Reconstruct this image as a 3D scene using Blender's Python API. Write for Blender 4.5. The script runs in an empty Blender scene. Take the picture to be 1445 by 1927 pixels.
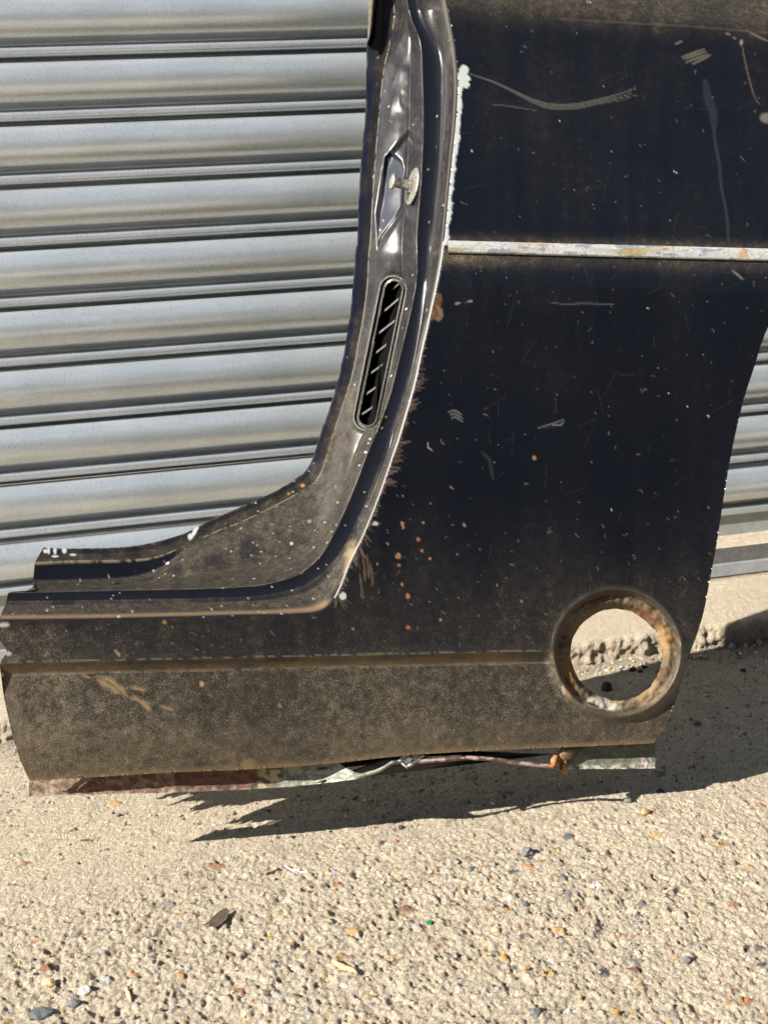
import bpy, bmesh, math, random
import numpy as np
from mathutils import Vector, Matrix
random.seed(4); rng = np.random.default_rng(4)
SC = bpy.context.scene; COL = SC.collection

# ------------------------------------------------------------------ camera
F = 2672.0
M = np.array([[0.9687282308414407, -0.24529264667538886, -0.03737823240597627],
              [-0.10132967458503359, -0.25358862024743906, -0.9619901812022258],
              [0.22649042323971125, 0.9356945704491305, -0.2705138795195424]])   # rows: right, down, forward
D = 1.8585944; Z0 = 0.0761643; PITCH = 0.075
ZG = -0.7068; ZS = -0.676                       # ground and threshold slab levels (camera is the origin)
cam = bpy.data.cameras.new('camera'); co = bpy.data.objects.new('camera', cam); COL.objects.link(co)
cam.sensor_fit = 'VERTICAL'; cam.sensor_height = 24; cam.lens = 24*F/1927
cam.clip_start = .02; cam.clip_end = 500
r, dn, fw = M
co.matrix_world = Matrix(((r[0], -dn[0], -fw[0], 0), (r[1], -dn[1], -fw[1], 0), (r[2], -dn[2], -fw[2], 0), (0, 0, 0, 1)))
SC.camera = co
cam.dof.use_dof = True; cam.dof.focus_distance = 1.38; cam.dof.aperture_fstop = 9.0

# ------------------------------------------------------------------ light
SUN = np.array([-1.49, -.47, 1.0]); SUN /= np.linalg.norm(SUN)        # direction towards the sun
w = bpy.data.worlds.new('World'); SC.world = w; w.use_nodes = True
nt = w.node_tree; bg = nt.nodes['Background']; sky = nt.nodes.new('ShaderNodeTexSky')
sky.sky_type = 'NISHITA'; sky.sun_disc = False
sky.sun_elevation = math.asin(SUN[2]); sky.sun_rotation = math.atan2(SUN[0], SUN[1])
nt.links.new(sky.outputs[0], bg.inputs[0]); bg.inputs[1].default_value = .05
sky.air_density = .75; sky.dust_density = .4
sl = bpy.data.lights.new('sun', 'SUN'); sl.energy = 5.0; sl.angle = math.radians(.53); sl.color = (1, .95, .86)
so = bpy.data.objects.new('sun', sl); COL.objects.link(so)
so.rotation_euler = Vector(SUN).to_track_quat('Z', 'Y').to_euler(); so.location = (-3, -1, 3)
vs = SC.view_settings; vs.view_transform = 'Standard'; vs.look = 'None'; vs.gamma = 1; vs.use_curve_mapping = False
vs.exposure = 1.15

# ------------------------------------------------------------------ helpers
def ray(x, y):
    x = np.asarray(x, float); y = np.asarray(y, float)
    v = np.stack([(x-722.5)/F, (y-963.5)/F, np.ones_like(x+y)], -1)
    return v @ M
def onY(x, y, Y): q = ray(x, y); return q*(Y/q[..., 1])[..., None]
def onZ(x, y, Z): q = ray(x, y); return q*(Z/q[..., 2])[..., None]
LEAN = math.radians(19); NP = np.array([0, -math.cos(LEAN), math.sin(LEAN)])
OP = onY(np.array(650.), np.array(1440.), 1.218)
def onP(x, y, n):                                # point on the leaning panel, n metres out of its plane
    q = ray(x, y); return q*((OP@NP + n)/(q@NP))[..., None]

def hash2(ix, iy, s):
    h = (ix.astype(np.int64)*374761393 + iy.astype(np.int64)*668265263 + s*974634777) & 0xffffffff
    h = ((h ^ (h >> 13))*1274126177) & 0xffffffff
    return ((h ^ (h >> 16)) & 0xffffff)/float(0xffffff)
def vn(x, y, s=0):
    ix = np.floor(x); iy = np.floor(y); fx = x-ix; fy = y-iy
    fx = fx*fx*(3-2*fx); fy = fy*fy*(3-2*fy)
    a = hash2(ix, iy, s); b = hash2(ix+1, iy, s); c = hash2(ix, iy+1, s); d = hash2(ix+1, iy+1, s)
    return (a*(1-fx)+b*fx)*(1-fy) + (c*(1-fx)+d*fx)*fy
def fbm(x, y, s=0, o=4, g=.5):
    t = 0; a = 1; n = 0
    for i in range(o):
        ca, sa = math.cos(i*1.3+.4), math.sin(i*1.3+.4)
        t = t + a*vn((x*ca-y*sa)*2**i+i*17.3, (x*sa+y*ca)*2**i-i*9.1, s+i); n += a; a *= g
    return t/n
def sst(a, b, x): t = np.clip((x-a)/(b-a), 0, 1); return t*t*(3-2*t)

def mesh_from(name, co, quads, mats, parent=None, attrs=None, smooth=True, tris=None):
    me = bpy.data.meshes.new(name)
    co = np.asarray(co, np.float32).reshape(-1, 3)
    faces = [np.asarray(quads, np.int32).reshape(-1, 4)] if quads is not None and len(quads) else []
    q = faces[0] if faces else np.zeros((0, 4), np.int32)
    t = np.asarray(tris, np.int32).reshape(-1, 3) if tris is not None and len(tris) else np.zeros((0, 3), np.int32)
    me.vertices.add(len(co)); me.vertices.foreach_set('co', co.ravel())
    me.loops.add(q.size + t.size); me.loops.foreach_set('vertex_index', np.concatenate([q.ravel(), t.ravel()]))
    me.polygons.add(len(q)+len(t))
    st = np.concatenate([np.arange(len(q))*4, len(q)*4+np.arange(len(t))*3]).astype(np.int32)
    me.polygons.foreach_set('loop_start', st)
    me.polygons.foreach_set('use_smooth', np.full(len(q)+len(t), smooth))
    me.update(calc_edges=True)
    for k, v in (attrs or {}).items():
        if v.ndim == 2:
            a = me.attributes.new(k, 'FLOAT_COLOR', 'POINT'); c = np.ones((len(co), 4), np.float32); c[:, :3] = v
            a.data.foreach_set('color', c.ravel())
        else:
            a = me.attributes.new(k, 'FLOAT', 'POINT'); a.data.foreach_set('value', v.astype(np.float32))
    for m in (mats if isinstance(mats, list) else [mats]): me.materials.append(m)
    o = bpy.data.objects.new(name, me); COL.objects.link(o)
    if parent: o.parent = parent
    return o
def bm_obj(name, bm, m, parent=None, smooth=False):
    me = bpy.data.meshes.new(name); bm.to_mesh(me); bm.free(); me.materials.append(m)
    for p in me.polygons: p.use_smooth = smooth
    o = bpy.data.objects.new(name, me); COL.objects.link(o)
    if parent: o.parent = parent
    return o
def gridq(nr, nc):
    i = (np.arange(nr-1)[:, None]*nc + np.arange(nc-1)[None]).ravel()
    return np.stack([i, i+nc, i+nc+1, i+1], -1)
def tag(o, label=None, cat=None, group=None, kind=None):
    for k, v in (('label', label), ('category', cat), ('group', group), ('kind', kind)):
        if v: o[k] = v
    return o
def thing(name, label, cat, loc=(0, 0, 0), group=None):
    o = bpy.data.objects.new(name, None); COL.objects.link(o); o.location = loc
    return tag(o, label, cat, group)

# ------------------------------------------------------------------ materials
class NT:
    def __init__(s, name):
        s.m = bpy.data.materials.new(name); s.m.use_nodes = True; s.t = s.m.node_tree; s.b = s.t.nodes['Principled BSDF']
    def n(s, ty, **k):
        o = s.t.nodes.new(ty)
        for a, v in k.items():
            if a.startswith('i_'): o.inputs[a[2:].replace('_', ' ')].default_value = v
            else: setattr(o, a, v)
        return o
    def l(s, a, b): s.t.links.new(a, b)
    def noise(s, vec, sc, det=3, ro=.6, dist=0):
        o = s.n('ShaderNodeTexNoise', i_Scale=sc, i_Detail=det, i_Roughness=ro, i_Distortion=dist); s.l(vec, o.inputs['Vector']); return o.outputs['Fac']
    def ramp(s, v, a, b, c0=0, c1=1):
        o = s.n('ShaderNodeMapRange', i_From_Min=a, i_From_Max=b, i_To_Min=c0, i_To_Max=c1); s.l(v, o.inputs['Value']); return o.outputs[0]
    def math(s, op, a, b):
        o = s.n('ShaderNodeMath', operation=op)
        for i, v in enumerate((a, b)):
            if hasattr(v, 'links'): s.l(v, o.inputs[i])
            else: o.inputs[i].default_value = v
        o.use_clamp = False
        return o.outputs[0]
    def mix(s, f, a, b):
        o = s.n('ShaderNodeMix', data_type='RGBA')
        for i, v in ((0, f), (6, a), (7, b)):
            if hasattr(v, 'links'): s.l(v, o.inputs[i])
            else: o.inputs[i].default_value = v if i == 0 else (*v, 1)
        return o.outputs[2]
    def attr(s, nm, col=False):
        o = s.n('ShaderNodeAttribute', attribute_name=nm); return o.outputs['Color' if col else 'Fac']
    def bump(s, h, dist, st=1):
        o = s.n('ShaderNodeBump', i_Distance=dist, i_Strength=st); s.l(h, o.inputs['Height']); s.l(o.outputs[0], s.b.inputs['Normal']); return o
    def pos(s): return s.n('ShaderNodeTexCoord').outputs['Object']

def mat_simple(name, col, rough=.6, metal=0, var=.25, sc=200, bump=.0004, c2=None):
    s = NT(name); p = s.pos(); f = s.noise(p, sc, 4)
    c = s.mix(s.ramp(f, .3, .7), [v*(1-var) for v in col], c2 or [min(1, v*(1+var)) for v in col])
    s.l(c, s.b.inputs['Base Color']); s.b.inputs['Roughness'].default_value = rough; s.b.inputs['Metallic'].default_value = metal
    s.bump(s.noise(p, sc*2.5, 3), bump, .8); return s.m

def mat_paint():
    s = NT('dusty_black_paint'); p = s.pos()
    base = s.attr('Col', True); dust = s.attr('dust'); ro = s.attr('rough')
    n1 = s.noise(p, 1150, 2, .6); n2 = s.noise(p, 120, 5, .65); n3 = s.noise(p, 2600, 1, .5)
    # speckle threshold slides with the amount of dust
    thr = s.math('SUBTRACT', .665, s.math('MULTIPLY', dust, .24))
    sp = s.math('ADD', s.math('MULTIPLY', n1, .6), s.math('MULTIPLY', n3, .4))
    sp = s.math('ADD', sp, s.math('MULTIPLY', s.math('SUBTRACT', n2, .5), .22))
    spk = s.n('ShaderNodeMath', operation='MULTIPLY_ADD', use_clamp=True); s.l(s.math('SUBTRACT', sp, thr), spk.inputs[0]); spk.inputs[1].default_value = 7; spk.inputs[2].default_value = 0
    film = s.math('MULTIPLY', s.math('MULTIPLY', dust, s.math('MINIMUM', s.math('MULTIPLY', dust, 2.4), 1.15)), s.ramp(n2, .25, .75, .13, .23))
    s.b.inputs['Specular IOR Level'].default_value = .36
    fac = s.n('ShaderNodeMath', operation='ADD', use_clamp=True); s.l(s.math('MULTIPLY', spk.outputs[0], s.ramp(dust, 0, .5, .22, .8)), fac.inputs[0]); s.l(film, fac.inputs[1])
    dc = s.mix(n2, (.20, .158, .098), (.31, .25, .16))
    s.l(s.mix(fac.outputs[0], base, dc), s.b.inputs['Base Color'])
    rr = s.n('ShaderNodeMath', operation='ADD', use_clamp=True); s.l(s.math('MULTIPLY', fac.outputs[0], .75), rr.inputs[0]); s.l(ro, rr.inputs[1])
    s.l(rr.outputs[0], s.b.inputs['Roughness'])
    s.bump(s.math('ADD', s.math('MULTIPLY', fac.outputs[0], .5), s.math('MULTIPLY', s.noise(p, 25, 2), 1.2)), .0006, .5)
    return s.m
PAINT = mat_paint()
SHUT = PAINT.copy(); SHUT.name = 'dusty_door_shut_paint'; SHUT.node_tree.nodes['Principled BSDF'].inputs['Specular IOR Level'].default_value = .17
def mat_galv():
    s = NT('galvanised_steel'); tc = s.pos()
    mp = s.n('ShaderNodeMapping'); s.l(tc, mp.inputs[0]); mp.inputs['Scale'].default_value = (6, 1, 1)
    st = s.noise(mp.outputs[0], 260, 3, .7)
    mp2 = s.n('ShaderNodeMapping'); s.l(tc, mp2.inputs[0]); mp2.inputs['Scale'].default_value = (.15, 1, 1)
    lg = s.noise(mp2.outputs[0], 60, 3); big = s.noise(tc, 9, 4); fine = s.noise(tc, 1200, 2)
    f = s.math('ADD', s.math('MULTIPLY', st, .45), s.math('ADD', s.math('MULTIPLY', lg, .3), s.math('MULTIPLY', big, .25)))
    c = s.mix(s.ramp(f, .35, .65), (.43, .48, .515), (.65, .705, .745))
    grime = s.ramp(s.noise(tc, 35, 5, .7), .62, .78, 0, .35)
    s.l(s.mix(grime, c, (.26, .24, .20)), s.b.inputs['Base Color'])
    s.b.inputs['Metallic'].default_value = .62
    s.l(s.ramp(st, .3, .7, .25, .36), s.b.inputs['Roughness'])
    s.bump(s.math('ADD', s.math('MULTIPLY', st, .6), s.math('MULTIPLY', fine, .4)), .00025, .7)
    return s.m
GALV = mat_galv()
def mat_ground():
    s = NT('rough_concrete'); p = s.pos()
    base = s.attr('Col', True)
    n = s.noise(p, 1300, 3, .75); n2 = s.noise(p, 480, 4, .7)
    k = s.math('MULTIPLY', s.ramp(n, .3, .7, .55, 1.4), s.ramp(n2, .3, .7, .78, 1.2))
    v = s.n('ShaderNodeVectorMath', operation='SCALE'); s.l(base, v.inputs[0]); s.l(k, v.inputs['Scale'])
    s.l(v.outputs[0], s.b.inputs['Base Color']); s.b.inputs['Roughness'].default_value = .92
    s.b.inputs['Specular IOR Level'].default_value = .25
    s.bump(s.math('ADD', s.math('MULTIPLY', n, .5), s.math('MULTIPLY', n2, 1.0)), .0036, 1)
    return s.m
GROUND = mat_ground()
def mat_vcol(name, rough=.8, spec=.3, bs=.0005):
    s = NT(name); p = s.pos(); base = s.attr('Col', True); n = s.noise(p, 500, 3)
    v = s.n('ShaderNodeVectorMath', operation='SCALE'); s.l(base, v.inputs[0]); s.l(s.ramp(n, .3, .7, .7, 1.25), v.inputs['Scale'])
    s.l(v.outputs[0], s.b.inputs['Base Color']); s.b.inputs['Roughness'].default_value = rough
    s.b.inputs['Specular IOR Level'].default_value = spec; s.bump(n, bs, .8); return s.m
VCOL = mat_vcol('coloured_grit')
WORN = mat_vcol('worn_painted_steel', .6, .4, .0006)

# ------------------------------------------------------------------ ground sheet
def axis(a, b, step, far_lo, far_hi):
    lo = []; x = a; s = step
    while x > far_lo: s *= 1.45; x -= s; lo.append(x)
    hi = []; x = b; s = step
    while x < far_hi: s *= 1.45; x += s; hi.append(x)
    return np.array(lo[::-1] + list(np.arange(a, b, step)) + hi)
def stamps(X, Y, n, rmin, rmax, pw, fn, dens=None):
    x0, y0 = X[0], Y[0]
    for i in range(n):
        cx = rng.uniform(-.32, 1.12); cy = rng.uniform(.8, 1.66)
        if dens is not None and rng.random() > dens(cx, cy): continue
        rad = rmin + (rmax-rmin)*rng.random()**pw
        ax = rad*rng.uniform(.8, 1.5); ay = rad*rng.uniform(.55, 1.0); th = rng.uniform(0, 3.14)
        R_ = max(ax, ay)*1.3
        i0, i1 = np.searchsorted(X, [cx-R_, cx+R_]); j0, j1 = np.searchsorted(Y, [cy-R_, cy+R_])
        if i1-i0 < 2 or j1-j0 < 2: continue
        gx = X[None, i0:i1]-cx; gy = Y[j0:j1, None]-cy
        u = (gx*math.cos(th)+gy*math.sin(th))/ax; v = (-gx*math.sin(th)+gy*math.cos(th))/ay
        wob = 1 + .18*math.sin(3*th+cx*900)*np.sin(3*np.arctan2(v, u)+th*2) + .1*np.sin(5*np.arctan2(v, u)+cx*300)
        rr = np.sqrt(u*u+v*v)/wob
        fn(slice(j0, j1), slice(i0, i1), rr, rad)

YR = 1.6366                                       # front edge of the threshold slab
def riser_y(x): return YR - .012 + .010*(fbm(x*18, x*0+3, 5, 3)-.5) + .012*(fbm(x*70, x*0+7, 9, 3)-.5)
GX = axis(-.36, 1.14, .0015, -120, 120); GY = axis(.80, 1.665, .0016, -60, 2.6)
gx, gy = np.meshgrid(GX, GY)
near = sst(1.33, 1.12, gy + .05*(fbm(gx*9, gy*9, 31, 2)-.5))
H = .004*(fbm(gx*7, gy*7, 1, 3)-.5) + (.0014+.0023*near)*(fbm(gx*60, gy*60, 2, 3)-.5) + (.0016+.0030*near)*(fbm(gx*380, gy*240, 3, 2)-.5)
# worn hollows in the exposed part
hol = sst(.60, .78, fbm(gx*48, gy*60, 12, 3)); H -= .0030*near*hol
t1 = fbm(gx*5, gy*5, 21, 4)[..., None]; t2 = fbm(gx*150, gy*150, 22, 3)[..., None]
C = np.array([.58, .49, .37])*(.76+.20*t1+.34*(t2-.0))*(.70+.60*rng.random(gx.shape))[..., None] 
C = C*(1-.10*hol[..., None]*near[..., None])
PAL = [((.55, .48, .38), 9), ((.68, .60, .46), 9), ((.62, .60, .56), 3), ((.24, .23, .23), 3), ((.11, .11, .12), 2.2), ((.50, .22, .09), 2.2), ((.55, .33, .13), 2.4),
       ((.36, .19, .12), 1.8), ((.33, .30, .26), 3), ((.74, .71, .66), 1.5), ((.60, .42, .16), 1.2)]
pc = np.array([p[0] for p in PAL]); pw_ = np.array([p[1] for p in PAL]); pw_ /= pw_.sum()
def st_peb(a, b, rr, rad):
    m = sst(1.02, .75, rr); c = pc[rng.choice(len(pc), p=pw_)]*rng.uniform(.75, 1.2)
    H[a, b] += np.clip(1-rr*rr, 0, 1)**.5*rad*rng.uniform(.05, .34) - .0012*np.exp(-((rr-1.08)/.16)**2)*(rad > .002)
    C[a, b] = C[a, b]*(1-m[..., None]*.92) + c*m[..., None]*.92
def st_pit(a, b, rr, rad):
    m = sst(1.05, .35, rr); H[a, b] -= m*rad*rng.uniform(.7, 1.1); C[a, b] *= (1-.35*m[..., None])
dens = lambda x, y: .22 + .78*float(y < 1.22 + .06*math.sin(x*9))
stamps(GX, GY, 12000, .0010, .0036, 2.0, st_peb, dens)
stamps(GX, GY, 1800, .002, .0070, 2.0, st_peb, dens)
stamps(GX, GY, 3600, .0010, .0034, 2.0, st_pit)
stamps(GX, GY, 700, .002, .0058, 2.0, st_pit, dens)
# grubby gutter along the slab
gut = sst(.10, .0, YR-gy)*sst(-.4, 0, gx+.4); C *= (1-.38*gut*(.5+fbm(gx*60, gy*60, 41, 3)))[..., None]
fade = sst(0, .05, gx+.36)*sst(0, .05, 1.14-gx)*sst(0, .04, gy-.80)
H = ZG + H*np.clip(fade+.0, 0, 1)
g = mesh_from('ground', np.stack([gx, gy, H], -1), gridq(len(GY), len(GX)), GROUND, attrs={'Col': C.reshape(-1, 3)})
tag(g, kind='structure')

# threshold slab: profile (s) runs up the broken riser and back under the shutter
SX = axis(-.36, 1.14, .002, -3.5, 4.5)
pv = [(-.006, -.012), (-.001, 0)] + [(.001+.004*i/12, (ZS-ZG-.004)*i/12) for i in range(1, 13)] + [(.006+.004*i/4, ZS-ZG-.004+.0036*math.sin(i/4*1.57)) for i in range(1, 5)]
pv += [(.010+.0022*i, ZS-ZG) for i in range(1, 100)] + [(.24, ZS-ZG), (.5, ZS-ZG), (1.2, ZS-ZG)]
pv = np.array(pv); sx, sv = np.meshgrid(SX, np.arange(len(pv)))
py_, pz_ = pv[sv, 0], pv[sv, 1]
edge = sst(22, 4, sv)
ry = riser_y(sx)
n1 = fbm(sx*90, py_*90+pz_*110, 51, 4)-.5; n2 = fbm(sx*300, py_*300+pz_*300, 52, 3)-.5
bite = sst(.52, .72, fbm(sx*40, sx*0+2, 53, 3))*edge
yy = ry + py_ + edge*(.010*n1 + .005*n2) + .007*bite*sst(2, 14, sv)
zz = ZG + pz_ + (1-edge)*(.0012*n1+.0010*n2) + edge*(.003*n1) - .006*bite*sst(8, 16, sv)
cc = np.array([.58, .49, .37])*(.76+.3*fbm(sx*8, py_*8, 61, 3)+.28*(n2+.5))[..., None]
dk = edge*(.15+.5*sst(.45, .65, fbm(sx*120, pz_*160+py_*50, 63, 3)))*sst(16, 4, sv); cc = cc*(1-.55*dk[..., None])
cr = sst(.012, .0, np.abs(yy-(D-.055)))*.35; cc = cc*(1-cr[..., None])
sl_ = mesh_from('threshold_slab', np.stack([sx, yy, zz], -1), gridq(len(pv), len(SX)), GROUND, attrs={'Col': cc.reshape(-1, 3)})
tag(sl_, kind='structure')

# ------------------------------------------------------------------ roller shutter
prof = []
R0 = 29.3; cv = 26.4; th0, th1 = math.radians(61), math.radians(-44)
for i in range(17):
    a = th0 + (th1-th0)*i/16; prof.append((cv - R0*math.sin(a), R0*math.cos(a)-R0*math.cos(th0)))
prof = [(0.2, -7), (0.1, -2.2), (.5, -.6)] + [(v, p) for v, p in prof[0:]]
e = prof[-1]
prof += [(e[0]+1.2, e[1]-2.5), (e[0]+3, e[1]-6.5), (e[0]+5.5, e[1]-8.5), (56, -7.5), (57.2, -5.2)]
for i in range(11):
    a = math.radians(125 - 225*i/10); prof.append((63.8 - 6.1*math.sin(a), -.6 + 5.9*math.cos(a)))
prof += [(69.6, -8), (70.0, -26), (74.8, -26), (75.3, -8)]
shut = thing('roller_shutter', 'ribbed galvanised steel roller shutter filling the wall behind the cut car panel', 'roller shutter', (0, D, ZS))
XS = np.linspace(-1.6, 3.2, 60)
def slat(z, first=None):
    if first is None:
        pr = np.array(prof); a, b = np.meshgrid(XS, np.arange(len(pr)))
        co_ = np.stack([a, -pr[b, 1]/1000., -pr[b, 0]/1000. + .0004*np.sin(a*2.1)], -1)
        o = mesh_from('slat', co_, gridq(len(pr), len(XS))[:, ::-1], GALV, shut)
    else:
        o = first.copy(); COL.objects.link(o); o.parent = shut
    o.location = (random.uniform(-.6, .6) if first is not None else 0, 0, z-ZS); return o
s0 = slat(Z0-0*PITCH); slats = [s0]
for k in list(range(-28, 0)) + list(range(1, 9)):
    dz = .0 if k < 8 else -.0045
    o = slat(Z0-k*PITCH+dz, s0); o.location.y = random.uniform(-.0008, .0008); slats.append(o)
# blue-grey ledge strip showing where the lowest slat has dropped a little
def extr(name, pts, m, parent, x0=-1.6, x1=3.2, n=30, attrs=None):
    xs = np.linspace(x0, x1, n); pr = np.array(pts); a, b = np.meshgrid(xs, np.arange(len(pr)))
    return mesh_from(name, np.stack([a, pr[b, 0]-D, pr[b, 1]-ZS], -1), gridq(len(pr), n)[:, ::-1], m, parent, smooth=False)
zz_ = lambda y: float(onY(np.array(1445.), np.array(float(y)), D)[2])
RAIL = mat_simple('grey_green_painted_rail', (.30, .33, .32), .5, .3, .12, 60, .0004)
LEDGE = mat_simple('dusty_ledge', (.42, .35, .27), .85, 0, .25, 120, .0008)
RUB = mat_simple('dark_grey_rail_foot', (.15, .15, .155), .45, .3, .2, 90, .0003)
RUB2 = mat_simple('pale_grey_seal', (.27, .28, .29), .5, .2, .15, 90, .0003)
zl = zz_(1000)
extr('bottom_rail', [(D+.01, zz_(944)), (D-.003, zz_(946)), (D-.005, zz_(953)), (D+.004, zz_(956)), (D+.004, zl)], RAIL, shut)
extr('ledge', [(D+.004, zl), (D-.044, zl-.0005), (D-.046, zl-.002)], LEDGE, shut)
fz = float(onY(np.array(1445.), np.array(1051.), D-.046)[2])
extr('rail_foot', [(D-.046, zl-.002), (D-.046, fz+.001), (D-.040, fz)], RUB, shut)
extr('seal', [(D-.046, fz+.001), (D-.049, fz-.001), (D-.053, ZS+.003), (D-.048, ZS-.002), (D+.1, ZS-.002)], RUB2, shut)
# small pale paint specks
def blob(name, c, nrm, r1, r2, h, m, parent, seed=1, n=14):
    rr = random.Random(seed); nrm = Vector(nrm).normalized(); u = nrm.orthogonal().normalized() if abs(nrm.z) > .9 else Vector((1, 0, 0)); v = nrm.cross(u).normalized(); u = v.cross(nrm)
    bm = bmesh.new(); top = bm.verts.new(Vector(c)+nrm*h); ring = []
    for i in range(n):
        a = i/n*math.tau; q = rr.uniform(.72, 1.12)
        ring.append(bm.verts.new(Vector(c)+u*math.cos(a)*r1*q+v*math.sin(a)*r2*q))
    for i in range(n): bm.faces.new((top, ring[i], ring[(i+1) % n]))
    return bm_obj(name, bm, m, parent)
WHITE = mat_simple('white_paint', (.40, .40, .39), .6, 0, .2, 300, .0005)
# (attached to the fourth slat)
tgt = next(o for o in slats if abs(o.location.z+ZS-(Z0-2*PITCH)) < .004)
c_ = onY(np.array(346.), np.array(386.), D-.0115)
blob('paint_speck', (c_[0]-tgt.location.x, c_[1]-D-tgt.location.y, c_[2]-ZS-tgt.location.z), (0, -1, .1), .0045, .0026, .0005, WHITE, tgt, 3)

# ------------------------------------------------------------------ panel shape (pixel coordinates -> metres on the leaning panel)
def poly(pts, n):
    """Catmull-Rom through pts, n samples evenly spaced."""
    p = np.array(pts, float)
    if len(p) == 2: t = np.linspace(0, 1, n)[:, None]; return p[0]*(1-t)+p[1]*t
    q = np.vstack([2*p[0]-p[1], p, 2*p[-1]-p[-2]]); out = []
    for i in range(len(p)-1):
        a, b, c, d = q[i:i+4]; t = np.linspace(0, 1, 24, endpoint=False)[:, None]
        out.append(.5*((2*b)+(-a+c)*t+(2*a-5*b+4*c-d)*t*t+(-a+3*b-3*c+d)*t**3))
    out = np.vstack(out+[p[-1:]]); L = np.r_[0, np.cumsum(np.hypot(*np.diff(out, axis=0).T))]
    s = np.linspace(0, L[-1], n); return np.stack([np.interp(s, L, out[:, 0]), np.interp(s, L, out[:, 1])], -1)
SEG = [40, 150, 130, 120, 110, 110]
def curve(segs):
    """segs: one list of points per span, neighbours share their end point; smoothed across spans."""
    allp = [segs[0][0]]; idx = [0]
    for s in segs: allp += s[1:]; idx.append(len(allp)-1)
    p = np.array(allp, float); q = np.vstack([2*p[0]-p[1], p, 2*p[-1]-p[-2]]); out = []
    for i in range(len(p)-1):
        a, b, c, d = q[i:i+4]; t = np.linspace(0, 1, 24, endpoint=False)[:, None]
        out.append(.5*((2*b)+(-a+c)*t+(2*a-5*b+4*c-d)*t*t+(-a+3*b-3*c+d)*t**3))
    out = np.vstack(out+[p[-1:]]); res = []
    for k in range(len(segs)):
        o = out[idx[k]*24:idx[k+1]*24+1]; L = np.r_[0, np.cumsum(np.hypot(*np.diff(o, axis=0).T))]
        s = np.linspace(0, L[-1], SEG[k]+1)[(0 if k == 0 else 1):]
        res.append(np.stack([np.interp(s, L, o[:, 0]), np.interp(s, L, o[:, 1])], -1))
    return np.vstack(res)
C0 = curve([[(790, -350), (822, -120), (843, 17)], [(843, 17), (857, 97), (861, 166), (857, 235), (850, 304), (842, 387), (836, 450)],
            [(836, 450), (829, 500), (813, 580), (794, 663), (780, 727), (755, 814)], [(755, 814), (740, 858), (713, 936), (685, 1005), (660, 1057), (640, 1106)],
            [(640, 1106), (622, 1138), (595, 1154), (540, 1158), (450, 1160), (346, 1163)], [(346, 1163), (173, 1167), (-3, 1169)]])
C1 = curve([[(748, -350), (772, -120), (790, 17)], [(790, 17), (825, 97), (829, 166), (829, 235), (826, 304), (819, 387), (812, 450)],
            [(812, 450), (807, 500), (797, 580), (783, 663), (769, 727), (743, 806)], [(743, 806), (729, 858), (699, 936), (668, 1005), (645, 1045), (622, 1072)],
            [(622, 1072), (594, 1096), (561, 1112), (505, 1124), (450, 1128), (346, 1131)], [(346, 1131), (173, 1134), (12, 1135)]])
C2 = curve([[(722, -350), (748, -120), (769, 17)], [(769, 17), (790, 80), (795, 166), (796, 235), (794, 304), (790, 370), (784, 450)],
            [(784, 450), (785, 511), (777, 566), (763, 627), (749, 682), (733, 746), (712, 806)], [(712, 806), (693, 848), (669, 911), (646, 966), (627, 1005), (606, 1042)],
            [(606, 1042), (583, 1066), (555, 1084), (505, 1099), (450, 1105), (346, 1109)], [(346, 1109), (173, 1112), (16, 1116)]])
C4 = curve([[(705, -350), (728, -120), (742, 17)], [(742, 17), (733, 83), (721.6, 138), (713, 221), (708, 277), (702, 360), (697, 450)],
            [(697, 450), (694, 483), (691, 538), (683, 599), (672, 657), (661, 713), (644, 765), (629, 810)], [(629, 810), (616, 855), (605, 888), (594, 904)],
            [(594, 904), (586, 913), (547, 936), (505, 958), (450, 984), (415, 997), (346, 1028)], [(346, 1028), (298, 1047), (242, 1054), (138, 1055.5), (66, 1059)]])
C3 = curve([[(709, -350), (732, -120), (746, 17)], [(746, 17), (737, 83), (725, 138), (717, 221), (712, 277), (706, 360), (701, 450)],
            [(701, 450), (698, 483), (695, 538), (687, 599), (676, 657), (665, 713), (648, 765), (633, 810)], [(633, 810), (620, 856), (609, 890), (597, 908)],
            [(597, 908), (588, 917), (549, 941), (507, 964), (452, 991), (416, 1005), (346, 1038)], [(346, 1038), (300, 1070), (250, 1087), (190, 1092), (120, 1094), (63, 1095)]])
C5 = curve([[(668, -350), (690, -120), (703, 17)], [(703, 17), (696, 60), (690, 83), (688, 194), (683, 263), (677, 332), (672, 450)],
            [(672, 450), (669, 469), (665, 525), (658, 594), (647, 663), (633, 724), (614, 787), (606, 805)], [(606, 805), (596, 838), (585.6, 869), (576, 884)],
            [(576, 884), (566, 894), (527.5, 919), (478, 944), (450, 955), (398, 978), (346, 1004)], [(346, 1004), (287, 1021), (225, 1030), (138, 1032), (82, 1031)]])
NS = len(C0); ST = np.concatenate([[0.]] + [k + np.arange(1, SEG[k]+1)/SEG[k] for k in range(6)])   # station, anchors at 0..6

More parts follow.
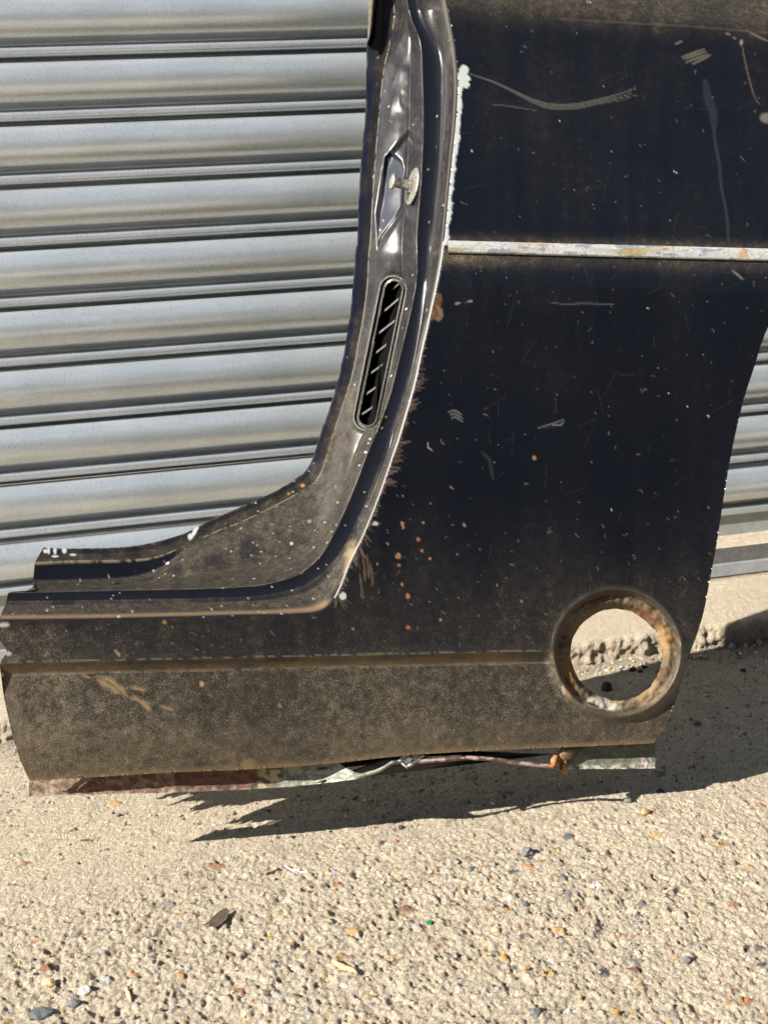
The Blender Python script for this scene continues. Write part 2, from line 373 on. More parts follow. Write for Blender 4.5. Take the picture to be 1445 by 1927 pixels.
MM = .00049
def strip_y(x): return 455 + (x-845)*.0255
def n_body(x, y):
    x = np.asarray(x, float); y = np.asarray(y, float); n = 0*x
    ys = strip_y(x)+10
    n = n - .007*sst(70, 4, y-ys)*(y > ys-1) - .007*(y <= ys-1)
    n = n - np.clip(ys-y, 0, None)*MM*.10
    yc = 36+(x-1060)*.068
    a = np.clip(yc-y, 0, None); n = n - (np.sqrt(a*a+400)-20)*MM*.85*(a > 0)
    yb = 1247-.0225*x
    n = n - .0085*np.clip((y-yb-1)/20, 0, 1)*sst(112, 140, np.hypot(x-1161, y-1228))
    n = n + .0015*np.exp(-((y-yb)/9)**2)
    yq = np.clip(y-(yb+22), 0, None); n = n - yq*MM*.06 - np.clip(y-(yb+120), 0, None)**2*MM*.0032
    n = n - .007*sst(300, 60, x)*sst(1000, 0, x)*0
    rr = np.hypot((x-1161), (y-1228)*1.0)
    n = n - .0085*sst(120, 106, rr) + .0016*np.exp(-((rr-121)/5)**2) - .009*sst(98, 82, rr)
    n = n + .0011*(fbm(x/170, y/210, 71, 2)-.5)*2 + .00012*(fbm(x/22, y/22, 72, 3)-.5)
    return n

# body skin outline
BOT = [(56, 1468), (73, 1469), (300, 1455), (450, 1449), (600, 1439), (751, 1423), (850, 1416), (950, 1411), (1042, 1407), (1140, 1403), (1229, 1399)]
RIGHT = [(1229, 1399), (1241, 1381), (1258, 1354), (1279, 1292), (1292, 1250), (1300, 1222), (1309, 1199), (1323, 1153), (1335, 1091), (1348, 1022), (1362, 931), (1376, 850), (1396, 762), (1416, 698), (1446, 612),
         (1500, 525), (1600, 450), (1720, 425), (1840, 450), (1930, 540), (1985, 700), (2010, 900), (2020, 1150), (2030, 1400), (2045, 1560), (2230, 1545)]
LEFT = [(0, 1169), (-3, 1200), (7, 1214), (15, 1228), (4, 1243), (1, 1256), (8, 1310), (22, 1375), (38, 1428), (56, 1468)]
outl = np.vstack([C0, LEFT, poly(BOT, 120), poly(RIGHT, 220), [(2230, 1545), (2260, 800), (2230, 0), (2200, -350)]])
rag = np.stack([fbm(outl[:, 0]/5, outl[:, 1]/5, 3, 2)-.5, fbm(outl[:, 0]/5, outl[:, 1]/5, 8, 2)-.5], -1)
m_ = (np.arange(len(outl)) > NS) & (outl[:, 0] < 60); outl[m_] += rag[m_]*4
ah = np.linspace(0, math.tau, 160, endpoint=False)
rh = 84.5*(1+.022*(fbm(np.cos(ah)*5+9, np.sin(ah)*5+9, 81, 3)-.5)*2 + .012*np.sin(2*ah+.5))
rh = rh + 3.2*np.clip(np.sin(ah*9+1), .6, 1)*(np.cos(ah-.6) > .4)
HOLE = np.stack([1158.5+rh*1.0*np.cos(ah), 1231+rh*1.015*np.sin(ah)], -1)

def near_poly(P, x, y, maxd):
    """signed inside flag, nearest point for vertices"""
    inside = np.zeros(x.shape, bool); d = np.full(x.shape, 1e9); nx = x.copy(); ny = y.copy()
    n = len(P)
    for i in range(n):
        x1, y1 = P[i]; x2, y2 = P[(i+1) % n]
        if y1 != y2:
            lo, hi = min(y1, y2), max(y1, y2)
            r0, r1 = np.searchsorted(y[:, 0], [lo, hi])
            if r1 > r0:
                ysl = y[r0:r1]; c = (x2-x1)*(ysl-y1)/(y2-y1)+x1 > x[r0:r1]; inside[r0:r1] ^= c
        r0, r1 = np.searchsorted(y[:, 0], [min(y1, y2)-maxd, max(y1, y2)+maxd]); c0, c1 = np.searchsorted(x[0], [min(x1, x2)-maxd, max(x1, x2)+maxd])
        if r1 > r0 and c1 > c0:
            X_ = x[r0:r1, c0:c1]; Y_ = y[r0:r1, c0:c1]; L2 = (x2-x1)**2+(y2-y1)**2+1e-9
            t = np.clip(((X_-x1)*(x2-x1)+(Y_-y1)*(y2-y1))/L2, 0, 1); qx = x1+t*(x2-x1); qy = y1+t*(y2-y1)
            dd = np.hypot(X_-qx, Y_-qy); mm = dd < d[r0:r1, c0:c1]
            d[r0:r1, c0:c1][mm] = dd[mm]; nx[r0:r1, c0:c1][mm] = qx[mm]; ny[r0:r1, c0:c1][mm] = qy[mm]
    return inside, d, nx, ny

STEP = 2.5
bx = np.concatenate([np.arange(-10, 1452, STEP), np.arange(1460, 2270, 14)]); by = np.concatenate([np.arange(-350, -12, 12), np.arange(-10, 1475, STEP), np.arange(1480, 1570, 8)])
PX, PY = np.meshgrid(bx, by)
ins, d1, nx1, ny1 = near_poly(outl, PX, PY, 16); insh, d2, nx2, ny2 = near_poly(HOLE, PX, PY, 4)
sp = np.where(PX > 1452, 8.5, np.where((PY < -12) | (PY > 1478), 7.5, STEP*.72))
snap = (d1 < sp); PXs = np.where(snap, nx1, PX); PYs = np.where(snap, ny1, PY)
sh2 = d2 < STEP*.72; PXs = np.where(sh2, nx2, PXs); PYs = np.where(sh2, ny2, PYs)
ok = (ins | snap) & (~insh | sh2)
nr, nc = PX.shape; q = gridq(nr, nc); okf = ok.ravel()
cin = (ins & ~insh).ravel()[q].sum(1); q = q[okf[q].all(1) & (cin >= 1)]

NB = n_body(PXs, PYs)
# ---- painting of the skin (deposits, chips, rust, scratches, a few highlights)
Cb = np.zeros((nr, nc, 3)); Cb[:] = (.0038, .0053, .0092); Rb = np.full((nr, nc), .14)
yb_ = 1247-.0225*PX; ys_ = strip_y(PX)
Db = .09 + .16*fbm(PX/200, PY/160, 91, 3)
Db += .30*np.exp(-((ys_-PY-3)/14)**2)*(PY < ys_+5) + .55*np.exp(-((PY-ys_-28)/20)**2)*(.5+.9*sst(1050, 850, PX)*fbm(PX/60, PY/60, 5, 2))
Db += .12*sst(980, 1180, PY)*sst(-100, 300, 1500-PX)
Db += .13*(fbm(PX/26, PY/230, 93, 3)-.5); Rb += .10*(fbm(PX/90, PY/140, 94, 3)-.3)
Db += .20*sst(-4, 26, PY-yb_) + .13*sst(1300, 1450, PY) + .06*sst(1000, 1240, PY)
Db += .15*sst(400, 0, PX)*sst(1160, 1200, PY)
Db += .30*sst(36, -30, PY-(36+(PX-1060)*.068)) + .10*sst(300, 40, PY)*fbm(PX/120, PY/50, 6, 3)  # extra dust on the shoulder stands in for its grey sky reflection
Db -= .06*sst(520, 620, PY)*sst(1000, 900, PY)
def mixp(m, col, ro=None, du=None, sl=np.s_[:, :]):
    Cb[sl] = Cb[sl]*(1-m[..., None]) + np.array(col)*m[..., None]
    if ro is not None: Rb[sl] = Rb[sl]*(1-m)+ro*m
    if du is not None: Db[sl] = Db[sl]*(1-m)+du*m
def win(x0, y0, x1, y1):
    c0, c1 = np.searchsorted(bx, [x0, x1]); r0, r1 = np.searchsorted(by, [y0, y1]); return np.s_[r0:r1, c0:c1]
def spot(x, y, rx, ry, col, ro=.8, seed=0, soft=.35, amt=1):
    s = win(x-rx*1.6-3, y-ry*1.6-3, x+rx*1.6+3, y+ry*1.6+3); X_, Y_ = PX[s], PY[s]
    if X_.size == 0: return
    e_ = np.hypot((X_-x)/rx, (Y_-y)/ry) + .5*(fbm(X_/max(3, rx*.5)+seed, Y_/max(3, ry*.5), seed, 2)-.5)
    mixp(sst(1+soft, 1-soft, e_)*amt, col, ro, None, s)
def stroke(pts, wd, col, amt=1, ro=.6, taper=True, n=40, streak=0):
    P = poly(pts, n); x0, y0 = P.min(0)-wd*2-3; x1, y1 = P.max(0)+wd*2+3; s = win(x0, y0, x1, y1); X_, Y_ = PX[s], PY[s]
    if X_.size == 0: return
    best = np.full(X_.shape, 1e9); tt = np.zeros(X_.shape); sd = np.zeros(X_.shape)
    for i in range(n-1):
        ax, ay = P[i]; vx, vy = P[i+1]-P[i]; L2 = vx*vx+vy*vy+1e-9
        t = np.clip(((X_-ax)*vx+(Y_-ay)*vy)/L2, 0, 1); dd = np.hypot(X_-ax-t*vx, Y_-ay-t*vy); mm = dd < best
        best[mm] = dd[mm]; tt[mm] = ((i+t)/(n-1))[mm]; sd[mm] = (((X_-ax)*vy-(Y_-ay)*vx)/math.sqrt(L2))[mm]
    ww = wd*(np.clip(4*tt*(1-tt), 0, 1)**.5 if taper else 1)
    m = sst(1.0, .35, best/(ww+.6))*amt
    if streak: m = m*(.25+.75*sst(.38, .6, vn(sd*.55+5, tt*6, streak)))
    mixp(m, col, ro, None, s)
# thin dark brown strip along the cut left end
mixp(.75*sst(34, 12, PX-np.interp(PY, [1240, 1310, 1375, 1428, 1468], [2, 8, 22, 38, 56]))*(PY > 1262)*(.5+.5*fbm(PX/12, PY/12, 4, 3)), (.028, .02, .013), .8)
# brown road grime on the down-facing step and the lowest part; painted edge highlights
gr = fbm(PX/60, PY/14, 14, 4)
mixp(sst(2.2, .6, np.abs(PY-yb_))*(PX < 1050)*.6*sst(.35, .6, fbm(PX/9, PY/9, 25, 2)), (.16, .13, .09), .7)  # bright line painted along the upper edge of the step
mixp(sst(2.5, .8, np.abs(PY-yb_-23))*(PX < 1050)*.45*sst(.3, .6, fbm(PX/12, PY/9, 26, 2)), (.17, .135, .09), .7)  # painted highlight where the sun catches the lower edge of the step
mixp(sst(1, 4, PY-yb_)*sst(23, 20, PY-yb_)*sst(.25, .65, gr)*.75*(PX < 1050)*(.5+fbm(PX/6, PY/5, 24, 2)), (.085, .05, .02), .85)
mixp(sst(1340, 1440, PY)*sst(.35, .65, fbm(PX/45, PY/30, 15, 4))*.45, (.07, .046, .022), .9)
mixp(sst(12, 2, np.interp(PX, [b[0] for b in BOT], [b[1] for b in BOT])-PY)*.7*(PX < 1232), (.16, .10, .045), .9)
# hole rim rust
rr = np.hypot(PX-1161, PY-1228); rim = sst(114, 109, rr + 5*(fbm(PX/9, PY/9, 34, 3)-.5)); an = np.arctan2(PY-1228, PX-1161)
rn = fbm(PX/14, PY/14, 16, 4)
mixp(sst(130, 113, rr)*.45*(.3+.9*rn), (.11, .085, .05), .9)
rcol = np.where((rn > .52)[..., None], np.array([.085, .045, .025]), np.array([.13, .098, .056]))
s_ = win(1030, 1095, 1300, 1360); mm = rim[s_]*(.8); Cb[s_] = Cb[s_]*(1-mm[..., None])+rcol[s_]*mm[..., None]; Rb[s_] = Rb[s_]*(1-mm)+.95*mm; Db[s_] = Db[s_]*(1-mm)+.1*mm
spot(1205, 1160, 34, 16, (.13, .06, .035), .9, 3); spot(1245, 1205, 16, 28, (.24, .14, .06), .9, 4); spot(1124, 1322, 24, 10, (.36, .33, .28), .9, 5, .3)
spot(1150, 1330, 18, 7, (.38, .35, .28), .9, 6, .3); spot(1160, 1318, 12, 5, (.36, .28, .10), .9, 8); spot(1265, 1205, 14, 7, (.10, .055, .015), .9, 9); spot(1118, 1162, 9, 4, (.3, .26, .22), .8, 10, .3)
spot(1061, 1296, 4, 9, (.3, .27, .24), .8, 11, .2); spot(1070, 1270, 14, 40, (.17, .09, .035), .9, 12); spot(1215, 1300, 30, 22, (.20, .14, .07), .9, 13)
mixp(sst(3.5, 1, np.abs(rr-109-5*(fbm(PX/14, PY/14, 35, 3)-.5)))*sst(.40, .55, fbm(PX/18, PY/18, 36, 2))*.9, (.02, .012, .008), .9)
NB = NB - .0024*rim*(fbm(PX/8, PY/8, 17, 4)-.5)*2
# chipped white filler along the door shut edge (above the trim) and bright bare edge below
dC = np.full(PX.shape, 1e9); s_ = win(560, 100, 900, 1175)
c0s = C0[::2]; Xw, Yw = PX[s_], PY[s_]; best = np.full(Xw.shape, 1e9)
for a in c0s:
    if 90 < a[1] < 1180 and a[0] > 560: best = np.minimum(best, np.hypot(Xw-a[0], Yw-a[1]))
dC[s_] = best
ch = .45*fbm(PX/5, PY/5, 18, 2)+.55*fbm(PX/17, PY/13, 28, 2); wch = np.interp(PY, [120, 165, 172, 300, 440, 462], [7, 9, 8, 8, 7, 8])
mixp(sst(1.5, -1.5, dC-wch*(.35+1.3*ch))*((PY > 160) & (PY < 462)), (.44, .46, .46), .6, .05)
for x, y, r_ in ((873, 131, 9), (870, 143, 10), (878, 148, 7), (868, 156, 8), (877, 160, 7)): spot(x, y, r_, r_*.9, (.40, .45, .43), .5, int(x), .12)
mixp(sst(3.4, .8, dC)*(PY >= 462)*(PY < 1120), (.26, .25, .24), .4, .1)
# brown brush-like scuffs to the right of the edge
for i in range(230):
    t = rng.random(); y = 655+t*470; i_ = np.argmin(np.abs(C0[:, 1]-y)+(C0[:, 0] < 560)*999); x = C0[i_, 0]
    L = rng.uniform(4, 30)*(1.2 if y > 1020 else .9)*(0.35+.65*(math.sin(y*.045) > -.3)); ang = (-.35 if y < 900 else .1 if y < 1000 else 1.2) + rng.normal()*.28
    c = random.choice([(.045, .027, .018), (.07, .045, .03), (.018, .012, .009), (.10, .068, .05)])
    stroke([(x+1, y), (x+L*.5*math.cos(ang), y+L*.5*math.sin(ang)), (x+L*math.cos(ang), y+L*math.sin(ang))], rng.uniform(.7, 1.9), c, rng.uniform(.5, .95), .8, True, 5)
for x, y in ((690, 1045), (697, 1060), (677, 1080), (683, 1050)): stroke([(x, y), (x+3, y+22), (x+4, y+45)], 2.4, (.07, .04, .022), .8, .85, True, 8)
# rust scab by the edge
for x, y, a, b in ((817, 572, 14, 12), (824, 590, 10, 14), (808, 598, 9, 8), (826, 560, 7, 9), (813, 585, 14, 14)): spot(x, y, a*.9, b*.9, random.choice([(.10, .05, .028), (.16, .09, .055), (.07, .035, .02)]), .95, int(x*3+y), .2)
s_ = win(795, 540, 845, 615); NB[s_] += .0022*sst(20, 6, np.hypot(PX[s_]-818, PY[s_]-582))*(fbm(PX[s_]/5, PY[s_]/5, 23, 3))
spot(645, 1122, 6, 7, (.38, .38, .36), .6, 5, .15); spot(706, 985, 5, 4, (.3, .3, .3), .6, 9, .15); spot(8, 1176, 10, 4, (.30, .28, .24), .7, 6, .5); spot(16, 1230, 6, 4, (.3, .29, .26), .7, 7, .3)
# orange rust spots
for x, y, r_ in ((1005, 862, 4.5), (757, 985, 4), (758, 992, 3.5), (787, 1015, 3.6), (794, 1037, 3.6), (749, 1046, 6), (730, 1023, 3), (808, 1051, 3.4), (750, 1064, 3.6), (757, 1100, 3.5), (767, 1122, 5.5), (710, 1061, 2.4),
                 (873, 988, 3.4), (848, 917, 2.6), (935, 1102, 2.6), (768, 1181, 4.2), (829, 1167, 3.4), (807, 1133, 2), (758, 933, 2.4), (981, 1131, 2.4), (527, 1328, 4), (664, 1183, 3), (809, 947, 2), (862, 1125, 2), (1115, 1170, 3), (310, 1171, 4), (796, 983, 2.6), (860, 1043, 2)):
    spot(x, y, r_*.8, r_*.9, (.20, .09, .04), .85, int(x+y), .15)
# light brown scuffs on the lower left of the sill
for pts, wd in ((([(180, 1274), (205, 1288), (228, 1305)]), 12), ([(195, 1272), (225, 1290), (240, 1312)], 6), ([(245, 1292), (262, 1295), (275, 1300)], 6), ([(240, 1312), (262, 1316), (282, 1336)], 6), ([(265, 1318), (275, 1326), (284, 1338)], 7), ([(300, 1327), (315, 1332), (328, 1336)], 3.5), ([(155, 1270), (165, 1274), (170, 1276)], 3), ([(215, 1222), (222, 1228), (226, 1236)], 4)):
    stroke(pts, wd, (.20, .125, .05), .85, .85, True, 12, 7)
spot(468, 1437, 14, 9, (.24, .15, .05), .9, 3, .4, .6); spot(380, 1287, 4, 5, (.30, .18, .08), .9, 3)
# long dull scrape, streaks and scratches on the upper skin
for k in range(7):
    o_ = (k-3)*1.7; e1, e2 = o_*.9, o_*1.9; f0 = rng.uniform(0, .15)
    pts_ = [(884, 139), (930, 155+o_*.2), (985, 182+o_*.5), (1030, 199+e1), (1080, 200+e1), (1130, 190+e1), (1172+rng.uniform(-8, 6), 180+e2*.8), (1196+rng.uniform(-16, 8), 172+e2)]
    stroke(pts_[int(rng.integers(0, 3)):], rng.uniform(.9, 1.6), random.choice([(.05, .047, .042), (.035, .033, .03), (.07, .064, .055)]), rng.uniform(.5, .95), .5, True, 40)
stroke([(884, 139), (930, 155), (985, 180)], 2, (.10, .095, .08), .6, .5, False, 20, 5)
stroke([(920, 196), (960, 200), (1008, 208)], 1.3, (.06, .06, .06), .7)
stroke([(1326, 148), (1330, 180), (1340, 210), (1344, 245)], 12, (.022, .031, .038), .45, .5, True, 20)
stroke([(1342, 240), (1346, 275), (1353, 310), (1356, 350), (1366, 400), (1370, 452)], 3.4, (.026, .036, .042), .5, .5, False, 26)
for a, b, c_, d_ in ((1268, 84, 1285, 76), (1281, 108, 1325, 92), (1284, 112, 1330, 96), (1288, 118, 1334, 101), (1300, 122, 1338, 103), (1365, 62, 1374, 66), (1378, 70, 1384, 73), (1408, 60, 1445, 78)):
    stroke([(a, b), ((a+c_)/2, (b+d_)/2), (c_, d_)], 2.4, (.11, .095, .075), .8, .6, True, 10)
stroke([(1394, 78), (1400, 110), (1408, 145), (1418, 180), (1428, 196)], 1.8, (.08, .06, .042), .8)
stroke([(1395, 75), (1393, 85)], 4, (.24, .18, .13), .8); spot(1440, 222, 10, 10, (.14, .12, .11), .7, 5, .3, .8)
stroke([(1050, 35), (1180, 43), (1300, 50), (1445, 62)], 2.0, (.03, .022, .017), .8, .7, False)
for x, y, r_ in ((1268, 322, 3), (1272, 325, 3), (1149, 286, 2.5), (1110, 4, 2.6), (1053, 228, 2.4), (1218, 580, 3), (888, 284, 3), (1332, 783, 3.4), (1293, 765, 2.5), (1258, 740, 2.6), (1150, 959, 3), (1105, 3, 3)): spot(x, y, r_*.62, r_*.55, (.34, .32, .28), .7, int(x), .3)
stroke([(1030, 568), (1060, 572), (1100, 571), (1155, 573)], 1.4, (.06, .06, .06), .7); stroke([(1375, 508), (1386, 516), (1398, 527)], 2.2, (.13, .12, .11), .8)
for k in range(3): stroke([(842+k*3, 776+k*6), (856, 773+k*6), (871, 782+k*6)], 1.5, (.11, .11, .11), .8, .4, True, 14)
stroke([(905, 850), (920, 865), (925, 890), (928, 903)], 5, (.03, .03, .028), .4, .6); stroke([(804, 832), (806, 842), (814, 848)], 1.8, (.2, .2, .19), .7)
stroke([(1040, 800), (1053, 800), (1062, 793)], 1.5, (.14, .14, .14), .7); stroke([(1010, 806), (1040, 797), (1062, 789)], 1.4, (.12, .12, .12), .6)
stroke([(855, 572), (865, 570)], 2, (.22, .22, .22), .7); stroke([(878, 568), (890, 566)], 2, (.22, .22, .22), .7)
for i in range(650):                                # hair, fibres and small scratches
    x = rng.uniform(5, 1440); y = rng.uniform(0, 1460)
    if rng.random() > (.35 if y < 950 else 1): continue
    a = rng.uniform(0, 6.28); L = rng.uniform(2, 6); b = a+rng.uniform(-1.2, 1.2); v = rng.uniform(.03, .12)
    stroke([(x, y), (x+L*math.cos(a), y+L*math.sin(a)), (x+L*math.cos(a)+L*math.cos(b), y+L*math.sin(a)+L*math.sin(b))], .9, (v, v*.88, v*.7), .6, .8, True, 4)
for i in range(70):
    x = rng.uniform(860, 1400); y = rng.uniform(100, 1150); a = rng.choice([1.55, .1, -.5, 1.9])+rng.normal()*.15; L = rng.uniform(15, 60)
    stroke([(x, y), (x+L*math.cos(a), y+L*math.sin(a))], .8, (.022, .023, .026), .4, .5, True, 3)
for i in range(900):                              # grit and white flecks
    x = rng.uniform(0, 1445); y = rng.uniform(0, 1460); v = rng.uniform(.08, .30)
    spot(x, y, *(rng.uniform(.5, 1.3, 2)), (v, v*.85, v*.65), .8, i, .4, rng.uniform(.2, .7))

panel = thing('car_panel', 'cut out black rear quarter panel of a car, dusty and rusty, leaning at the shutter', 'car body panel', tuple(OP))
def pv3(x, y, n): return onP(x, y, n)-OP
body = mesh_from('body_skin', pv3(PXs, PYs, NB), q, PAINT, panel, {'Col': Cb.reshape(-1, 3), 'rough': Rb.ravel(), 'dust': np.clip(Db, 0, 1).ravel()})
bmm = bmesh.new(); bmm.from_mesh(body.data); bmesh.ops.delete(bmm, geom=[v for v in bmm.verts if not v.link_faces], context='VERTS'); bmm.to_mesh(body.data); bmm.free()
# turned sheet edges (metal thickness; deeper at the arch lip)
EDGE = mat_simple('rusty_sheet_edge', (.13, .075, .04), .85, 0, .5, 250, .0008, (.30, .20, .12))
DEDGE = mat_simple('dark_sheet_edge', (.02, .017, .015), .6, 0, .5, 250, .0004)
def rimstrip(name, P, depth, m, parent, closed=False, shrink=0, nf=n_body, n=0):
    P = np.vstack([P, P[:1]]) if closed else P; nn = nf(P[:, 0], P[:, 1])+n if nf else np.full(len(P), n); rows = []
    for k, dd in enumerate((0, depth*.5, depth)): rows.append(pv3(P[:, 0], P[:, 1], nn-dd))
    return mesh_from(name, np.stack(rows), gridq(3, len(P)), m, parent)
rimstrip('hole_edge', HOLE, .005, EDGE, panel, True)
RP = poly(RIGHT, 220); rd = .012+.070*sst(1030, 1120, RP[:, 1])*(RP[:, 0] < 1400)*sst(1390, 1370, RP[:, 1]); rn0 = n_body(RP[:, 0], RP[:, 1])
mesh_from('arch_lip', np.stack([pv3(RP[:, 0], RP[:, 1], rn0-rd*t) for t in (0, .04, .5, 1)]), gridq(4, 220), DEDGE, panel)  # lip deepened out of view to block sunlight coming through the hole
rimstrip('sill_end_edge', np.array(LEFT, float), .003, EDGE, panel)
rimstrip('sill_lower_edge', poly(BOT, 120), .004, EDGE, panel)

# ------------------------------------------------------------------ door shut (jamb and sill steps)
def shift(A, B, px):                                # move curve A towards B by px
    v = B-A; return A + v/np.maximum(1e-6, np.hypot(*v.T))[:, None]*px
C0b = shift(C0, C1, 4); C2b = shift(C2, C3, 2.2); tE = sst(5.9, 6.0, ST)[:, None]; C2b = C2b*(1-tE) + np.array([62, 1112])*tE
base = n_body(C0[:, 0], C0[:, 1])
nC3 = np.interp(ST, [0, 1, 2, 3, 4, 5, 6], [-.10, -.10, -.11, -.12, -.14, -.13, -.12])
rows = [(C0, base, 0), (C0b, base-.0035, 3), (C1, base-.027, 12), (C2, base-.031, 14), (C2b, base-.0355, 4), (C3, base+nC3, 60), (C4, base+nC3-.002, 6), (C5, base+nC3-.004, 16)]
JX, JY, JN, JB = [C0[:, 0]], [C0[:, 1]], [base], [np.zeros(NS)]
for k in range(1, len(rows)):
    A, na, _ = rows[k-1]; B, nb, cnt = rows[k]
    for i in range(1, cnt+1):
        t = i/cnt; g_ = t
        if k == 5: g_ = .62*min(1, t/.30)**.8 + .38*max(0, (t-.0))**1.6*1.0; g_ = min(1, g_) if t < 1 else 1
        JX.append(A[:, 0]*(1-t)+B[:, 0]*t); JY.append(A[:, 1]*(1-t)+B[:, 1]*t); 
        n = na*(1-g_)+nb*g_
        if k == 2: n = n - .004*math.sin(t*math.pi)
        if k == 3: n = n - .0012*math.sin(t*math.pi)
        JN.append(n); JB.append(np.full(NS, k-1+t))
JX, JY, JN, JB = map(np.array, (JX, JY, JN, JB))
ripple = (JB > 4.02)*(JB < 5.0)
JN = JN + ripple*(.0016*(fbm(JX/26, JY/44, 101, 3)-.5)*sst(240, 180, JY) + .0022*(fbm(JX/60, JY/60, 102, 3)-.5)*np.sin(np.clip((JB-4), 0, 1)*math.pi))
# recessed facet behind the striker
def inpoly(P, x, y):
    r_ = np.zeros(x.shape, bool); n = len(P)
    for i in range(n):
        (x1, y1), (x2, y2) = P[i], P[(i+1) % n]
        if y1 != y2: r_ ^= ((y1 > y) != (y2 > y)) & (x < (x2-x1)*(y-y1)/(y2-y1)+x1)
    return r_
def sdp(P, x, y):
    d = np.full(x.shape, 1e9); n = len(P)
    for i in range(n):
        (x1, y1), (x2, y2) = P[i], P[(i+1) % n]; L2 = (x2-x1)**2+(y2-y1)**2
        t = np.clip(((x-x1)*(x2-x1)+(y-y1)*(y2-y1))/L2, 0, 1); d = np.minimum(d, np.hypot(x-x1-t*(x2-x1), y-y1-t*(y2-y1)))
    return np.where(inpoly(P, x, y), -d, d)
FACET = [(725, 296), (735, 287), (755, 303), (760, 318), (758, 388), (746, 410), (713, 452), (715, 410), (722, 340)]
fd = sdp(FACET, JX, JY); fm = sst(2, -5, fd)
JN = JN + fm*(.0035 - (452-JY)*MM*.10 + (JX-735)*MM*.15)
rec = sst(4, -10, sdp([(735, 285), (789, 222), (791, 352), (712, 470), (708, 400), (720, 320)], JX, JY)); JN = JN - .003*rec
# vent slot
VT, VB = np.array([741., 545.]), np.array([692., 785.]); vax = (VB-VT)/np.linalg.norm(VB-VT); vl = np.linalg.norm(VB-VT)
def vent_sd(x, y, r):
    t = np.clip((x-VT[0])*vax[0]+(y-VT[1])*vax[1], 0, vl); return np.hypot(x-VT[0]-t*vax[0], y-VT[1]-t*vax[1])-r
vr = vent_sd(JX, JY, 0)
JN = JN + .0015*sst(34, 26, vr)
P3 = pv3(JX, JY, JN); JQ = gridq(*JX.shape)
cx = JX.ravel()[JQ].mean(1); cy = JY.ravel()[JQ].mean(1); JQ = JQ[~((vent_sd(cx, cy, 16.5) < 0))]
# colours
jc = np.zeros((*JX.shape, 3)); jc[:] = (.007, .008, .013); jr = .17+.05*fbm(JX/20, JY/30, 172, 3) + .10*(JB > 6)
b = JB; f1 = fbm(JX/16, JY/16, 111, 4); f2 = fbm(JX/50, JY/50, 112, 3)
jd = .18+.2*f2
jd = jd + .20*np.exp(-((b-1.5)/.2)**2) + .20*((b > 1.05) & (b < 1.9)) - .02*((b > 2) & (b < 3))
jd = jd + .30*sst(4.55, 4.95, b)*(b < 6.2)*sst(150, 400, JY) + .12*((b > 4) & (b < 5))
jd = jd + .55*sst(640, 850, JY)*(b > 4.3)*(b < 5.1)*f1*2*sst(480, 560, JX) + .25*((b > 4.1) & (b < 5))*sst(480, 350, JX)*0
jd = jd + .12*((b > 3.9) & (b < 4.45))*(.5+f1) + .12*((b > 2.1) & (b < 3.9))
jd = jd + .5*np.exp(-((b-4.28)/.05)**2)*sst(760, 860, JY)
jd = jd + .18*((b > 6) & (b < 6.6)); jd = jd - .25*fm - .2*((b > 5.05) & (b < 6))*(JX < 340)
jc[(b > 6.55) & (JY < 900)] = (.006, .009, .022)  # dark blue edge shading painted on the outer strip of the flange
def jmix(m, col, ro=None, du=None):
    global jc, jr, jd
    jc = jc*(1-m[..., None])+np.array(col)*m[..., None]
    if ro is not None: jr = jr*(1-m)+ro*m
    if du is not None: jd = jd*(1-m)+du*m
jmix(sst(.06, .0, np.abs(b-6))*sst(.3, .5, fbm(JX/9, JY/9, 113, 3))*.8, (.27, .22, .15), .7)      # dusty bead line on the flange fold
jmix(sst(.14, .02, np.abs(b-1.0))*.5*(JY < 1100), (.2, .16, .11), .6)
jmix(sst(.20, .02, np.abs(b-1.12))*sst(1120, 1140, JY)*.6, (.27, .17, .10), .9)
jmix(sst(.985, 1.0, b/7)*sst(.3, .7, fbm(JX/6, JY/25, 114, 2))*.5, (.30, .26, .20), .7)
jmix(fm*.9, (.022, .028, .045), .30)  # blue-grey sky reflection painted into the facet colour
sd_ = np.hypot((JX-664)/18, (JY-1060)/42); jmix(sst(1.3, .4, sd_+.6*(fbm(JX/9, JY/9, 115, 3)-.5))*.8*((b > .6) & (b < 2.2)), (.28, .21, .12), .9)
RS = .6
for x, y, r_, c in ((570, 914, 6, (.45, .2, .12)), (543, 929, 4, (.35, .2, .06)), (688, 851, 4.5, (.36, .36, .34)), (696, 826, 4, (.36, .36, .34)), (693, 834, 3, (.36, .36, .34)), (676, 876, 3, (.36, .36, .34)), (611, 983, 2.6, (.36, .36, .34)), (615, 1021, 2.6, (.36, .36, .34)), (549, 1023, 5, (.5, .47, .4)), (704, 770, 3, (.65, .6, .5)), (726, 784, 3, (.35, .25, .18)), (576, 1160, 4, (.5, .3, .2)), (497, 1153, 3.5, (.45, .25, .14)),
                    (582, 981, 6, (.15, .16, .18)), (633, 987, 2.4, (.36, .36, .34)), (636, 945, 2.4, (.36, .36, .34)), (764, 581, 2.4, (.8, .8, .8)), (736, 706, 2.4, (.8, .8, .8)), (718, 805, 2.5, (.5, .4, .3)), (276, 1053, 3.5, (.75, .7, .6)), (316, 1060, 4, (.6, .6, .6)), (309, 1171, 4, (.5, .35, .25)), (225, 1160, 3, (.7, .6, .5))):
    jmix(sst(1.2, .6, np.hypot(JX-x, JY-y)/(r_*RS)+.9*(fbm(JX/2.5, JY/2.5, int(x), 2)-.5)), c, .8)
